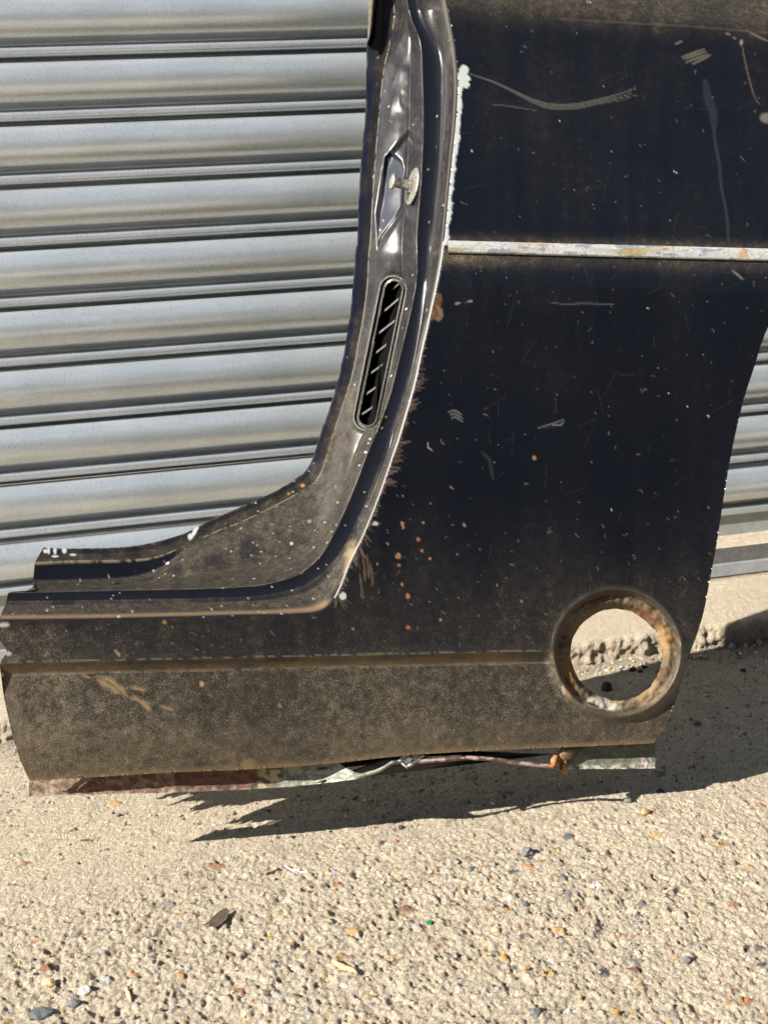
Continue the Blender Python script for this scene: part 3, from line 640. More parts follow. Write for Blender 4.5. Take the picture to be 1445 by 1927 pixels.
for i in range(260):
    x = rng.uniform(0, 640) if rng.random() < .75 else rng.uniform(640, 850); y = rng.uniform(860, 1165) if x < 640 else rng.uniform(20, 1000); r_ = rng.uniform(.6, 1.7); v = rng.uniform(.15, .6)
    if 500 > x and rng.random() < .5: y = rng.uniform(980, 1165)
    d_ = (np.abs(JX-x) < 6) & (np.abs(JY-y) < 6)
    if d_.any(): jmix(d_*sst(1.3, .5, np.hypot(JX-x, JY-y)/r_)*.8, (v, v*.93, v*.8), .8)
# white scars on the sill flange
for x, y, a_, b_ in ((92, 1036, 3, 7), (104, 1036, 3, 7), (122, 1036, 4, 6), (86, 1037, 4, 4), (104, 1047, 7, 2), (138, 1044, 6, 2), (365, 1003, 4, 14), (357, 1010, 3, 6), (370, 993, 4, 4)):
    jmix(sst(1.3, .6, np.hypot((JX-x-(JY-y)*-.5*(b_ > 10))/a_, (JY-y)/b_)+.4*(fbm(JX/4, JY/4, 120, 2)-.5)), (.55, .56, .58), .6)
for x, y in ((218, 1042), (385, 1001), (328, 1014), (407, 986)): jmix(sst(1.2, .7, np.hypot((JX-x)/9, (JY-y)/6)), (.006, .006, .007), .5)
jd = jd + .16*sst(.45, .62, fbm(JX/34, JY/60, 171, 4))*(b > 1); jd = jd*(1-.75*sst(2.12, 2.3, b)*sst(3.02, 2.9, b)) ; jd = jd*(1-.8*(b > 5.05)*(b < 5.95)*(JX < 330)); jmix(sst(.22, .05, np.abs(b-3.5))*.55*sst(.25, .55, fbm(JX/12, JY/12, 175, 2)), (.30, .28, .25), .3); jmix(sst(.95, .3, b)*.75*(JY > 455)*(JY < 1125), (.40, .40, .40), .35)  # ridge highlight painted as a thin pale line; pale door edge; cleaner risers
jd = np.clip(jd, 0, .6)*np.where(b > 3.9, .72+.42*sst(.15, .85, fbm(JX/30+JY/60, JY/45-JX/90, 177, 5)), 1)
jr = np.clip(jr, .15, 1)
jamb = mesh_from('door_shut', P3, JQ, SHUT, panel, {'Col': jc.reshape(-1, 3), 'rough': jr.ravel(), 'dust': np.clip(jd*(.62+.38*sst(520, 820, JY)*sst(1.0, 1.3, b)), 0, .52).ravel()})
rimstrip('flange_edge', C5, .003, DEDGE, panel, nf=None, n=0).data  # replaced below with the true depth
o = bpy.data.objects['flange_edge']; bpy.data.objects.remove(o)
n5 = base+nC3-.004
mesh_from('flange_edge', np.stack([pv3(C5[:, 0], C5[:, 1], n5-dd) for dd in (0, .0015, .003)]), gridq(3, NS), DEDGE, panel)
def endcap(name, idx):                              # folded ends of the step profile
    P = P3[:, idx]; mesh_from(name, np.stack([P, P+np.array([.002, .003, 0])]), gridq(2, len(P)), DEDGE, panel)
endcap('cut_end_edge', -1)

# vent: rubber surround, dark duct and louvres
def jn_at(x, y):
    i = np.argmin((JX-x)**2+(JY-y)**2); return JN.ravel()[i]
RUBR = mat_simple('dusty_black_rubber', (.018, .018, .018), .45, 0, .4, 300, .0004, (.07, .06, .045))
LOUV = mat_simple('dusty_louvre', (.02, .019, .018), .6, 0, .4, 300, .0004, (.10, .085, .06))
DUCT = mat_simple('vent_duct', (.006, .006, .006), .7)
DUCT.node_tree.nodes['Principled BSDF'].inputs['Specular IOR Level'].default_value = 0
vent = bpy.data.objects.new('vent', None); COL.objects.link(vent); vent.parent = panel
def stadium(r, n=40):
    perp = np.array([-vax[1], vax[0]]); out = []
    for k in range(n): a = math.pi*k/(n-1); out.append(VB + r*(math.cos(a)*perp + math.sin(a)*vax))
    for k in range(14): t = (k+1)/15; out.append((VB-perp*r)*(1-t)+(VT-perp*r)*t)
    for k in range(n): a = math.pi*k/(n-1); out.append(VT + r*(-math.cos(a)*perp - math.sin(a)*vax))
    for k in range(14): t = (k+1)/15; out.append((VT+perp*r)*(1-t)+(VB+perp*r)*t)
    return np.array(out)
rr_ = []; nb0 = np.array([jn_at(p[0], p[1]) for p in stadium(24)])
for r_, dz in ((29.5, -.0006), (28.5, .0014), (26, .0030), (23.5, .0026), (21.5, .0004), (20.5, -.0006), (19.5, .0008), (17, .0012), (15.5, -.001), (14.8, -.003)):
    S = stadium(r_); S = np.vstack([S, S[:1]]); nb1 = np.r_[nb0, nb0[0]]; rr_.append(pv3(S[:, 0], S[:, 1], nb1+dz))
mesh_from('surround', np.stack(rr_), gridq(len(rr_), len(rr_[0])), RUBR, vent)
S = stadium(14.4); cpt = S.mean(0); back = pv3(S[:, 0], S[:, 1], nb0-.022); cc3 = back.mean(0); wl = [pv3(np.r_[stadium(a)[:, 0], stadium(a)[:1, 0]], np.r_[stadium(a)[:, 1], stadium(a)[:1, 1]], np.r_[nb0, nb0[0]]+d_) for a, d_ in ((14.8, -.003), (14.4, -.022))]
mesh_from('duct_wall', np.stack(wl), gridq(2, len(wl[0])), DUCT, vent)
mesh_from('duct', np.vstack([back, cc3[None]]), None, DUCT, vent, tris=[(i, (i+1) % len(S), len(S)) for i in range(len(S))])
LV = [((737, 545), (749, 534)), ((715, 592), (749, 562)), ((707, 631), (744, 602)), ((701, 669), (734, 642)), ((692, 706), (726, 682)), ((683, 746), (716, 722)), ((676, 783), (704, 764))]
l0 = None
for (xa, ya), (xb, yb) in LV:
    na, nb = jn_at(712-(ya-592)*.2, ya)-.004, jn_at(xb, yb)-.006; w_ = 2.1
    P = [pv3(np.array(float(x)), np.array(float(y)), n) for x, y, n in ((xa, ya-w_, na), (xb+6, yb-w_-4, nb+.005), (xb+6, yb+w_-4, nb+.005), (xa, ya+w_, na), (xa+3, ya+16, na-.014), (xb+1, yb+14, nb-.014), (xb+1, yb+11, nb-.014), (xa+3, ya+12, na-.014))]
    mesh_from('louvre', np.array(P), [(0, 1, 2, 3), (3, 2, 5, 4), (4, 5, 6, 7), (7, 6, 1, 0)], [LOUV, DUCT], vent, smooth=False).data.polygons.foreach_set('material_index', [0, 1, 1, 1])

# striker pin
BRASS = mat_simple('tarnished_zinc', (.30, .27, .21), .38, .6, .45, 350, .0006, (.52, .50, .45))
stk = bpy.data.objects.new('striker', None); COL.objects.link(stk); stk.parent = panel
ax = -(.962*M[0]) - .16*M[1] - .30*M[2]; ax = Vector(ax/np.linalg.norm(ax))
base_p = Vector(pv3(np.array(777.), np.array(351.), jn_at(779, 351)+.004)); 
u = Vector(M[1]).cross(ax).normalized(); v = ax.cross(u).normalized()
def lathe(name, prof_, n=28, hexa=False, parent=stk):
    bm = bmesh.new(); rings = []
    for h, r_ in prof_:
        rings.append([bm.verts.new(base_p+ax*h+(u*math.cos(i/n*math.tau)+v*math.sin(i/n*math.tau))*r_) for i in range(n)])
    for a, b_ in zip(rings, rings[1:]):
        for i in range(n): bm.faces.new((a[i], a[(i+1) % n], b_[(i+1) % n], b_[i]))
    bm.faces.new(rings[-1]); bm.faces.new(rings[0][::-1]); bmesh.ops.recalc_face_normals(bm, faces=bm.faces)
    return bm_obj(name, bm, BRASS, parent, smooth=not hexa)
K = .00052
lathe('washer', [(-.0008, 37*K), (.0, 38*K), (.0012, 38*K), (.0018, 35*K), (.0022, 18*K)])
lathe('nut', [(.0020, 17*K), (.0045, 17*K), (.0046, 15*K)], 6, True)
lathe('pin', [(.0046, 12*K), (.006, 10.5*K), (.019, 10*K), (.0205, 12*K)])
lathe('head', [(.0200, 12*K), (.0212, 15.5*K), (.0228, 16.5*K), (.0242, 15*K), (.0250, 10*K), (.0252, 3*K)])

# folded seam at the top left corner of the shut
def patch(name, rowsxy, ns, m, parent=panel, attrs=None):
    rowsxy = [poly(r_, 24) for r_ in rowsxy]; P = np.stack([pv3(r_[:, 0], r_[:, 1], np.full(24, n_) if np.isscalar(n_) else np.interp(np.linspace(0, 1, 24), np.linspace(0, 1, len(n_)), n_)) for r_, n_ in zip(rowsxy, ns)])
    return mesh_from(name, P, gridq(len(rowsxy), 24), m, parent, attrs)
bT = float(base[60]); 
patch('folded_seam', [[(696, -60), (692, 60), (689, 85)], [(706, -60), (697, 55), (691, 80)], [(711, -50), (701, 50), (694, 78)]], [bT-.108, bT-.096, bT-.099], mat_simple('dusty_seam', (.10, .085, .06), .8, 0, .5, 200, .0008))
patch('seam_pocket', [[(711, -50), (701, 50), (695, 90)], [(724, -50), (718, 60), (710, 97)]], [bT-.0985, bT-.1], DUCT)

# ------------------------------------------------------------------ waist trim
xs = np.linspace(843, 1460, 250); ys0 = strip_y(xs)
tt_ = [(-2.5, -.0005), (0, .0022), (3, .0032), (11, .0034), (18, .0030), (20.5, .0018), (21.5, -.001)]
TX = np.tile(xs, (len(tt_), 1)); TY = np.stack([ys0+o_ for o_, _ in tt_]); TN = np.stack([n_body(xs, ys0+8)+h for _, h in tt_])
TX[:, -1] = 1900; TX[:, -2] = 1650; TY[:, -1] = strip_y(1900)+np.array([o_ for o_, _ in tt_]); TY[:, -2] = strip_y(1650)+np.array([o_ for o_, _ in tt_])
# subdivide across
def resub(A, k): return np.stack([A[int(i)]*(1-(i % 1))+A[min(int(i)+1, len(A)-1)]*(i % 1) for i in np.linspace(0, len(A)-1, k)])
TX, TY, TN = resub(TX, 25), resub(TY, 25), resub(TN, 25)
f_ = fbm(TX/22, TY/6, 131, 3); f2_ = fbm(TX/70, TY/16, 132, 4); tc_ = np.zeros((*TX.shape, 3)); tc_[:] = (.42, .42, .41)
m = (f_ > .60)[..., None]; tc_ = np.where(m & (TX > 900)[..., None], np.array([.22, .24, .29]), tc_)
gm = (sst(.48, .66, f2_)*.7*(sst(985, 900, TX)+sst(80, 30, np.abs(TX-1160)) + .25))[..., None]; tc_ = tc_*(1-np.clip(gm, 0, .85))+np.array([.24, .24, .10])*np.clip(gm, 0, .85)
om = (sst(14, 4, np.hypot(TX-1397, (TY-478)))*.8 + sst(.66, .72, f2_)*.4)[..., None]; om = np.clip(om, 0, 1); tc_ = tc_*(1-om)+np.array([.45, .24, .10])*om
sm = (sst(.78, .84, fbm(TX/4, TY/4, 133, 2))*.7)[..., None]; tc_ = tc_*(1-sm)+np.array([.16, .10, .06])*sm
TN = TN + .0004*(f_-.5)
mesh_from('waist_trim', pv3(TX, TY, TN), gridq(*TX.shape), WORN, panel, {'Col': tc_.reshape(-1, 3)})
# black strip standing in for the shadow gap under the trim
mesh_from('trim_shadow_gap', np.stack([pv3(xs, ys0+21.0, TN[-1]*1.0+.0004), pv3(xs, ys0+23.6, n_body(xs, ys0+24)+.0004)]), gridq(2, 250), DUCT, panel)

# ------------------------------------------------------------------ sill flange along the bottom
LOW = [(55, 1499), (138, 1496), (225, 1494), (346, 1490.6), (478, 1485), (500, 1483), (543, 1481), (600, 1475), (675, 1466), (713, 1454), (737, 1440), (754, 1437), (766, 1447), (783, 1438), (824, 1435), (882, 1430), (917, 1432), (950, 1436), (985, 1441), (1018, 1445), (1046, 1446), (1058, 1456), (1064, 1459), (1070, 1449), (1082, 1447.5), (1150, 1447), (1232, 1446)]
lx = np.linspace(55, 1232, 560); L_ = np.array(LOW); ly = np.interp(lx, L_[:, 0], L_[:, 1]) + 1.6*(fbm(lx/6, lx*0, 141, 3)-.5)
bo = np.array(BOT); ub = np.interp(lx, bo[:, 0], bo[:, 1])
midw = sst(600, 690, lx)*sst(1062, 1040, lx)                      # bent-down stretch: only the curled lip is left
uy = (ub-14)*(1-midw) + (ly-8)*midw; uy = np.where(lx < 60, ub+2, uy)
nb_ = n_body(lx, ub); fr = np.linspace(0, 1, 14)
FX = np.tile(lx, (14, 1)); FY = uy[None]*(1-fr[:, None])+ly[None]*fr[:, None]
FN = (nb_-.020)[None] + .019*midw[None]*(1) + .004*fr[:, None]*(fbm(lx/40, lx*0+2, 142, 2)-.3)[None] + .0022*(fbm(FX/12, FY/9, 143, 3)-.5)
FN = FN + midw[None]*.003*np.sin(fr*math.pi)[:, None]
FX = FX + 0
fx_ = FX; f_ = fbm(FX/16, FY/7, 144, 4); fc = np.zeros((*FX.shape, 3))
def zone(a, b, soft=12): return (sst(a-soft, a+soft, fx_)*sst(b+soft, b-soft, fx_))[..., None]
fc[:] = (.08, .07, .06)
for a, b_, c1, c2 in ((0, 130, (.30, .22, .17), (.16, .10, .07)), (130, 330, (.15, .08, .05), (.27, .17, .12)), (330, 485, (.17, .075, .05), (.10, .06, .045)), (485, 530, (.44, .34, .20), (.10, .09, .07)), (530, 740, (.30, .32, .26), (.16, .17, .15)), (740, 790, (.06, .06, .07), (.4, .4, .42)), (790, 1030, (.36, .27, .25), (.12, .07, .05)), (1030, 1072, (.42, .18, .07), (.18, .07, .03)), (1072, 1300, (.15, .16, .115), (.10, .11, .085))):
    z_ = zone(a, b_, 5); c_ = np.where((f_ > .5)[..., None], np.array(c1), np.array(c2)); fc = fc*(1-z_)+c_*z_
pe = sst(.80, .93, fr)[:, None]*sst(.35, .6, fbm(FX/10, FY/4, 145, 2)); pe = pe*(sst(0, 20, FX-1060)+sst(490, 640, FX)*sst(740, 720, FX)+.25); pe = np.clip(pe, 0, 1)[..., None]; fc = fc*(1-pe)+np.array([.50, .46, .36])*pe
pk = (sst(14, 6, np.abs(FX-1215))*sst(.6, .8, fr)[:, None]*sst(.4, .6, fbm(FX/5, FY/5, 146, 2)))[..., None]; fc = fc*(1-pk)+np.array([.55, .42, .45])*pk
mesh_from('sill_flange', pv3(FX, FY, FN), gridq(*FX.shape), WORN, panel, {'Col': fc.reshape(-1, 3)})
mesh_from('sill_flange_edge', np.stack([pv3(lx, ly, FN[-1]-d_) for d_ in (0, .001, .002)]), gridq(3, len(lx)), EDGE, panel)
ix = np.linspace(590, 1046, 130); iu = np.interp(ix, bo[:, 0], bo[:, 1]); il = np.interp(ix, lx, ly)-2
mesh_from('sill_gap_cover', np.stack([pv3(ix, iu*(1-t)+il*t-(14*(1-t)), n_body(ix, iu)-.012-.018*sst(740, 800, ix)-.006) for t in (0, .5, 1)]), gridq(3, 90), DEDGE, panel)  # dark cover added behind the flange gap to close it to light
for nn_, cut_, sd_i, xs_ in ((.118, 24, 151, 62), (.165, 36, 157, 62), (.142, 30, 161, 62), (.080, -12, 163, 150)):                  # unseen inner sill sheets, added and cut to shape the ground shadow
    jx = np.linspace(xs_, 1005 if xs_ < 100 else 590, 300); jb = np.interp(jx, bo[:, 0], bo[:, 1]); jl = jb-cut_-12*sst(.42, .68, fbm(jx/16, jx*0, sd_i, 3)); ju = jb-190
    jn0 = np.interp(jx, bo[:, 0], n_body(bo[:, 0], bo[:, 1]))*0
    mesh_from('sill_shadow_sheet', np.stack([pv3(jx, ju*(1-t)+jl*t, jn0-nn_) for t in (0, .5, .9, 1)]), gridq(4, 300), DEDGE, panel)
# rust crust and torn metal where the flange has split
def lump(name, x, y, n, rx, ry, rz, m, parent, seed):
    bm = bmesh.new(); bmesh.ops.create_icosphere(bm, subdivisions=2, radius=1); rr = random.Random(seed); o_ = [rr.uniform(0, 50) for _ in range(3)]
    from mathutils import noise
    c = Vector(pv3(np.array(float(x)), np.array(float(y)), n))
    for v_ in bm.verts:
        k_ = 1+.55*noise.noise(v_.co*1.7+Vector(o_)); v_.co = c+Vector((v_.co.x*rx*k_, v_.co.y*ry*k_, v_.co.z*rz*k_))
    return bm_obj(name, bm, m, parent, True)
nf_ = float(n_body(1050, 1405))-.014
RUST = mat_simple('orange_rust', (.30, .11, .04), .95, 0, .5, 220, .0012, (.45, .24, .12))
lump('rust_crust', 1046, 1432, nf_, .006, .004, .007, RUST, panel, 2); lump('rust_crust', 1062, 1444, nf_+.001, .004, .003, .007, RUST, panel, 6)
lump('rust_crust', 1063, 1418, nf_+.002, .009, .004, .007, EDGE, panel, 9)
TORN = mat_simple('torn_grey_metal', (.10, .10, .11), .4, .6, .6, 200, .0006, (.35, .34, .36))
for i, (P, Q, R_) in enumerate((((742, 1438), (760, 1420), (778, 1427)), ((752, 1424), (775, 1428), (768, 1447)), ((760, 1420), (800, 1422), (784, 1434)), ((800, 1424), (870, 1421), (830, 1431)), ((690, 1462), (740, 1440), (700, 1458)))):
    pts = [P, Q, R_]; n_ = float(n_body(780, 1421))-.006
    P3_ = [pv3(np.array(float(a)), np.array(float(b_)), n_+(.006 if k == 1 else -.003)) for k, (a, b_) in enumerate(pts)]
    P4_ = [p+np.array([0, .0012, -.0004]) for p in P3_]
    mesh_from('torn_sliver', np.array(P3_+P4_), [(0, 1, 4, 3), (1, 2, 5, 4), (2, 0, 3, 5)], TORN, panel, tris=[(0, 1, 2), (3, 5, 4)], smooth=False)

# ------------------------------------------------------------------ loose things on the ground
from mathutils import noise as mn
def gz(x, y):
    i = min(len(GX)-1, max(0, np.searchsorted(GX, x))); j = min(len(GY)-1, max(0, np.searchsorted(GY, y))); return float(H[j, i])
def gpt(px, py, Z=ZG):
    p = onZ(np.array(float(px)), np.array(float(py)), Z); return p
def mcol(name, c, rough=.75, c2=None): return mat_simple(name, c, rough, 0, .3, 300, .0006, c2)
MD = {}
def M_(k, c, rough=.8, c2=None):
    if k not in MD: MD[k] = mcol(k, c, rough, c2)
    return MD[k]
GREY = M_('grey_stone', (.14, .14, .145)); DARK = M_('dark_stone', (.045, .042, .042)); ORNG = M_('orange_flint', (.50, .24, .07), .5); TAN = M_('tan_stone', (.50, .38, .24)); WHT = M_('white_stone', (.66, .63, .56)); BRN = M_('brown_stone', (.26, .13, .075)); YEL = M_('yellow_stone', (.62, .47, .24)); CLOD = M_('dark_clod', (.04, .03, .024)); PALE = M_('pale_rubble', (.36, .33, .29)); LEAF = M_('dry_leaf', (.17, .125, .09)); STRAW = M_('straw', (.62, .48, .26)); SLATE = M_('slate', (.10, .11, .11)); BLUE = M_('blue_plastic', (.06, .16, .42), .4); PINK = M_('pinkish_twig', (.55, .34, .20)); WHTW = M_('bleached_twig', (.72, .68, .60)); DTW = M_('dark_twig', (.12, .09, .065))
g_ = NT('green_glass'); g_.b.inputs['Base Color'].default_value = (.02, .30, .09, 1); g_.b.inputs['Roughness'].default_value = .08; g_.b.inputs['Transmission Weight'].default_value = .55
g_.l(g_.mix(g_.noise(g_.pos(), 150, 2), (.01, .22, .06), (.05, .42, .14)), g_.b.inputs['Base Color']); GLASS = g_.m
def stone(name, label, cat, px, py, wpx, asp, hh, m, seed, rot=0, group=None, sub=2, sharp=.45):
    c = gpt(px, py); sc = c[1]*1.04/F; a = wpx*sc/2; z = gz(c[0], c[1]) if c[1] < 1.6 else ZG
    bm = bmesh.new(); bmesh.ops.create_icosphere(bm, subdivisions=sub, radius=1); off = Vector((seed*3.7, seed*1.3, seed*.7)); cr, sr = math.cos(rot), math.sin(rot)
    for v_ in bm.verts:
        k_ = 1+sharp*mn.noise(v_.co*1.3+off); p = v_.co*k_; p.z = max(p.z, -.5)
        x_, y_ = p.x*a, p.y*a*asp; v_.co = Vector((x_*cr-y_*sr, x_*sr+y_*cr, (p.z+.32)*a*hh))
    o = bm_obj(name, bm, m, None, smooth=(sub > 1 and sharp < .4)); o.location = (c[0], c[1], z); return tag(o, label, cat, group)
def twig(name, label, pts, rad, m, cat='twig'):
    P = [gpt(*p) for p in poly(pts, 9)]; c = P[0]; bm = bmesh.new(); rings = []
    for i, p in enumerate(P):
        z = gz(p[0], p[1])+rad*1.1; q_ = Vector((p[0], p[1], z)); t = Vector(P[min(i+1, 8)]-P[max(i-1, 0)]).normalized(); u_ = t.cross(Vector((0, 0, 1))).normalized(); w_ = u_.cross(t)
        r_ = rad*(.6+.5*math.sin(.4+i*.35))*(1+.2*math.sin(i*2.3)); rings.append([bm.verts.new(q_-Vector(c)+(u_*math.cos(k*math.tau/7)+w_*math.sin(k*math.tau/7))*r_) for k in range(7)])
    for a, b_ in zip(rings, rings[1:]):
        for k in range(7): bm.faces.new((a[k], a[(k+1) % 7], b_[(k+1) % 7], b_[k]))
    bm.faces.new(rings[0][::-1]); bm.faces.new(rings[-1]); o = bm_obj(name, bm, m, None, True); o.location = Vector(c); return tag(o, label, cat)
stone('glass_shard', 'small bright green glass shard lying on the bare concrete', 'glass shard', 808, 1735, 16, .8, .8, GLASS, 3, .5, sub=1, sharp=.8)
stone('stone', 'round grey stone on sunlit concrete below the right end of the sill flange', 'stone', 992, 1607, 27, .9, .9, GREY, 5)
stone('stone', 'blue grey stone left of and below the round grey one', 'stone', 886, 1637, 22, .7, .7, GREY, 6, .3)
stone('stone', 'flat dark slate piece in the bottom left corner of the photo', 'stone', 78, 1912, 46, .75, .35, SLATE, 7, -.2)
stone('stone', 'grey stone at the bottom edge right of the middle', 'stone', 1007, 1910, 28, .9, .8, GREY, 8)
stone('pebble', 'bright orange flint pebble above the darker orange brown one', 'pebble', 947, 1803, 17, .9, .6, ORNG, 9)
stone('pebble', 'orange brown flint pebble with a pale top, near the bright orange one', 'pebble', 989, 1826, 18, .7, .7, M_('amber_flint', (.36, .17, .06), .45, (.6, .42, .2)), 10)
stone('pebble', 'small round orange pebble beside the bleached twig', 'pebble', 617, 1642, 12, 1, .8, ORNG, 11)
twig('twig', 'thin bleached white twig below the panel shadow', [(538, 1634), (555, 1640), (582, 1643)], .0011, WHTW)
twig('twig', 'short dark twig left of the bleached white one', [(500, 1647), (515, 1641), (529, 1637)], .0012, DTW)
twig('twig', 'thick pinkish brown bark strip lying in the lower middle', [(627, 1815), (636, 1822), (655, 1828), (673, 1838)], .0026, PINK, 'bark strip')
twig('twig', 'yellow straw stalk near the bottom left', [(238, 1862), (243, 1874), (247, 1888)], .0018, STRAW, 'straw stalk')
stone('stone_chip', 'red brown stone chip below right of the green glass', 'stone chip', 831, 1768, 22, .5, .5, BRN, 12, .3, sub=1)
stone('pebble', 'smooth yellow pebble right of the green glass', 'pebble', 932, 1752, 20, .8, .6, YEL, 13, 0, sharp=.2)
stone('pebble', 'long brown pebble above the smooth yellow one', 'pebble', 951, 1714, 26, .45, .5, M_('brown_flint', (.30, .18, .08), .5), 14, -.3, sharp=.2)
stone('stone', 'dark grey stone right of the long brown pebble', 'stone', 988, 1706, 16, .9, .8, GREY, 15)
stone('pebble', 'white stone beside the grey one at lower left', 'pebble', 161, 1868, 26, .8, .8, WHT, 16)
stone('stone', 'grey stone just below the white stone at lower left', 'stone', 141, 1892, 30, .7, .6, GREY, 17)
stone('stone', 'little dark stone on the lit side of the shadow edge in the middle', 'stone', 755, 1557, 13, .9, .8, DARK, 18)
stone('stone', 'tiny dark stone on the shadow edge at left of the middle', 'stone', 551, 1575, 9, 1, .8, DARK, 19)
stone('stone', 'grey oval stone touching the shadow edge at right', 'stone', 1181, 1512, 20, .7, .6, GREY, 20, -.3, sharp=.25)
stone('stone', 'dark stone sitting on the shadow edge right of the oval one', 'stone', 1241, 1491, 15, .8, .7, DARK, 21)
stone('pebble', 'beige half round pebble below the shadow edge at right', 'pebble', 1214, 1534, 24, .6, .7, M_('beige_flint', (.42, .28, .14), .5), 22, .2, sharp=.2)
stone('stone', 'dark round clod seen through the rusty hole', 'clod', 1141, 1298, 24, 1, 1.2, CLOD, 23, sharp=.3)
for i, (x, y, w_, l_) in enumerate(((1190, 1262, 16, 'leftmost of the small dark clods in shade behind the hole'), (1204, 1265, 10, 'middle one of the small dark clods in shade behind the hole'), (1212, 1256, 12, 'uppermost of the small dark clods in shade behind the hole'))): stone('clod', l_, 'clod', x, y, w_, .8, .8, CLOD, 30+i)
stone('plastic_scrap', 'small blue plastic scrap against the step behind the hole', 'plastic scrap', 1190, 1237, 12, .8, .9, BLUE, 40, sub=1)
for i, (x, y, w_, l_) in enumerate(((1352, 1222, 15, 'leftmost small rock at the foot of the step in shade'), (1377, 1219, 22, 'pale angular rock, largest at the foot of the step in shade'), (1402, 1218, 16, 'small rock right of the largest one at the foot of the step'), (1428, 1212, 18, 'rightmost rock at the foot of the step in shade'))): stone('rock', l_, 'rock', x, y, w_, .7, .8, PALE, 50+i, .5*i, sub=1)
stone('stone', 'dark stone alone in the shaded ground at far right', 'stone', 1397, 1262, 13, .9, .9, DARK, 60)
stone('stone_chip', 'black stone chip on lit ground under the left end of the sill', 'stone chip', 226, 1535, 13, .6, .6, DARK, 61, .5, sub=1)
stone('stone_chip', 'flat brown chip below left of the black chip', 'stone chip', 160, 1582, 20, .4, .3, M_('brown_chip', (.13, .08, .055)), 62, -.1, sub=1)
stone('pebble', 'pale fleshy pink pebble at the lower left near the flat slate', 'pebble', 93, 1856, 28, .7, .6, M_('peach_stone', (.62, .42, .24)), 63)
stone('stone', 'grey fist of conglomerate left of the shadow tip row', 'stone', 467, 1779, 26, .6, .8, GREY, 64) if False else None
stone('pebble', 'orange pebble near the right bottom corner', 'pebble', 1157, 1905, 20, .8, .6, ORNG, 65)
stone('pebble', 'amber pebble at lower right above the shadowed dents', 'pebble', 1165, 1762, 13, .8, .6, M_('amber_flint2', (.36, .15, .05), .5), 66, .8, sharp=.2)
stone('pebble', 'pinkish red pebble under the middle of the shadow', 'pebble', 745, 1583, 10, 1, .8, M_('red_pebble', (.30, .10, .07), .6), 67)
stone('stone', 'angular grey stone at lower right with a hard shadow', 'stone', 1292, 1810, 22, .9, .9, GREY, 68, sub=1)
# dead leaf
lf = thing('dead_leaf', 'curled brown dead leaf lying on the concrete at lower left', 'leaf', tuple(gpt(407, 1742)))
lf.location.z = gz(lf.location.x, lf.location.y)+.001
OUT = [(374, 1748), (391, 1742), (400, 1732), (415, 1723), (428, 1720), (432, 1726), (428, 1737), (417, 1745), (405, 1751), (396, 1748), (394, 1744)]
bm = bmesh.new(); lo = Vector(gpt(407, 1742)); P = [Vector(gpt(*p))-lo for p in OUT]; ce = bm.verts.new((0, 0, .0008))
t_ = [bm.verts.new((p.x, p.y, .001+  .0016*max(0, (p.x*1.2+p.y*.8)/.015)**1.3 if (p.x*1.2+p.y*.8) > 0 else .001)) for p in P]
for i in range(len(t_)): bm.faces.new((ce, t_[i], t_[(i+1) % len(t_)]))
bmesh.ops.solidify(bm, geom=bm.faces[:], thickness=.0006); bm_obj('blade', bm, LEAF, lf, True)
# moss by the step at the far left
tri = []; vv = []; cols = []
for i in range(900):
    px = rng.normal(2, 12); p_ = onZ(np.array(px), np.array(1386.+rng.normal()*3.2), ZG); a = rng.uniform(0, 6.28); h = rng.uniform(.002, .006)
    k = len(vv); vv += [(p_[0]-.0012*math.cos(a), p_[1]-.0012*math.sin(a), ZG-.001), (p_[0]+.0012*math.cos(a), p_[1]+.0012*math.sin(a), ZG-.001), (p_[0]+rng.normal()*.002, p_[1]+rng.normal()*.002, ZG+h)]; tri.append((k, k+1, k+2)); c = rng.uniform(.6, 1.3); cols += [(.09*c, .12*c, .035*c)]*3
tag(mesh_from('moss', np.array(vv), None, VCOL, None, {'Col': np.array(cols)}, False, tri), 'green moss growing along the foot of the step at far left', 'moss', kind='stuff')
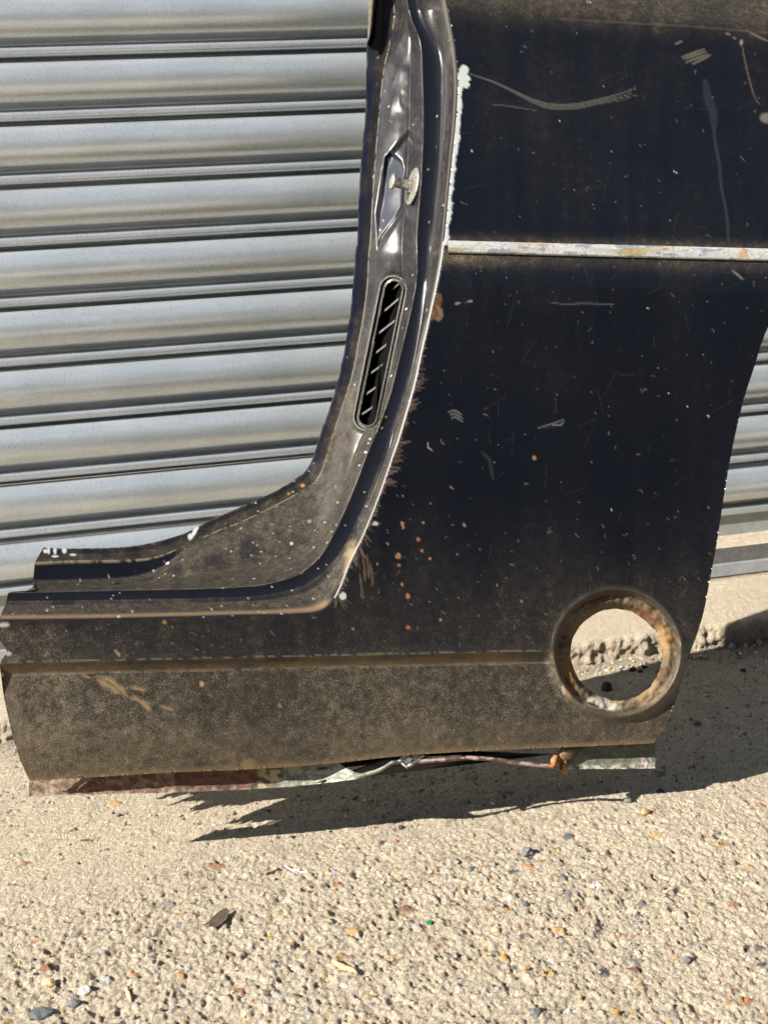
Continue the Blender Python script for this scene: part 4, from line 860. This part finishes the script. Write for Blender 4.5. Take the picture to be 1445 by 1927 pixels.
# loose grit
def grit(n, label, name, ylo, yhi, smin, smax, onslab=False):
    bm = bmesh.new(); bmesh.ops.create_icosphere(bm, subdivisions=1, radius=1); bv = np.array([v_.co[:] for v_ in bm.verts]); bf = np.array([[v_.index for v_ in f.verts] for f in bm.faces]); bm.free()
    V, T, Cc = [], [], []
    for i in range(n):
        x = rng.uniform(-.25, 1.05); y = rng.uniform(ylo, yhi); s = smin+(smax-smin)*rng.random()**3
        k = bv*(1+.35*rng.normal(size=(len(bv), 1))*.6)*np.array([s*rng.uniform(.8, 1.4), s*rng.uniform(.6, 1), s*rng.uniform(.4, .8)]); a = rng.uniform(0, 6.28)
        k = k@np.array([[math.cos(a), math.sin(a), 0], [-math.sin(a), math.cos(a), 0], [0, 0, 1]]); T.append(bf+i*len(bv)); V.append(k+np.array([x, y, (gz(x, y) if not onslab else ZG+.001)+s*.2]))
        Cc.append(np.tile(pc[rng.choice(len(pc), p=pw_)]*rng.uniform(.6, 1.1), (len(bv), 1)))
    return tag(mesh_from(name, np.vstack(V), None, VCOL, None, {'Col': np.vstack(Cc)}, False, np.vstack(T)), label, 'grit', kind='stuff')
grit(2600, 'loose fine grit scattered over the rough concrete', 'loose_grit', .82, 1.6, .0006, .0024)
grit(700, 'crumbs and dirt gathered in the gutter along the step', 'gutter_dirt', 1.585, 1.625, .0008, .003, True)

# ------------------------------------------------------------------ building across the yard (seen only as a reflection)
BR = mat_simple('dull_brick', (.16, .11, .085), .9, 0, .3, 6, .003); RF = mat_simple('slate_roof', (.07, .07, .075), .8, 0, .2, 3, .002)
bl = thing('brick_building', 'long dull brick building across the yard, mirrored in the shutter', 'building', (0, -9, ZG))
def box(name, x0, x1, y0, y1, z0, z1, m, parent):
    bm = bmesh.new(); bmesh.ops.create_cube(bm, size=1)
    for v_ in bm.verts: v_.co = Vector(((x0+x1)/2+v_.co.x*(x1-x0), (y0+y1)/2+v_.co.y*(y1-y0), (z0+z1)/2+v_.co.z*(z1-z0)))
    return bm_obj(name, bm, m, parent)
box('wall', -9, 14, -4, 0, 0, 6.4, BR, bl); box('roof', -9.2, 14.2, -4.2, .2, 6.402, 6.7, RF, bl)
for i in range(6): box('window', -7+i*3.4, -5.6+i*3.4, .002, .04, 1.0, 2.3, RF, bl)
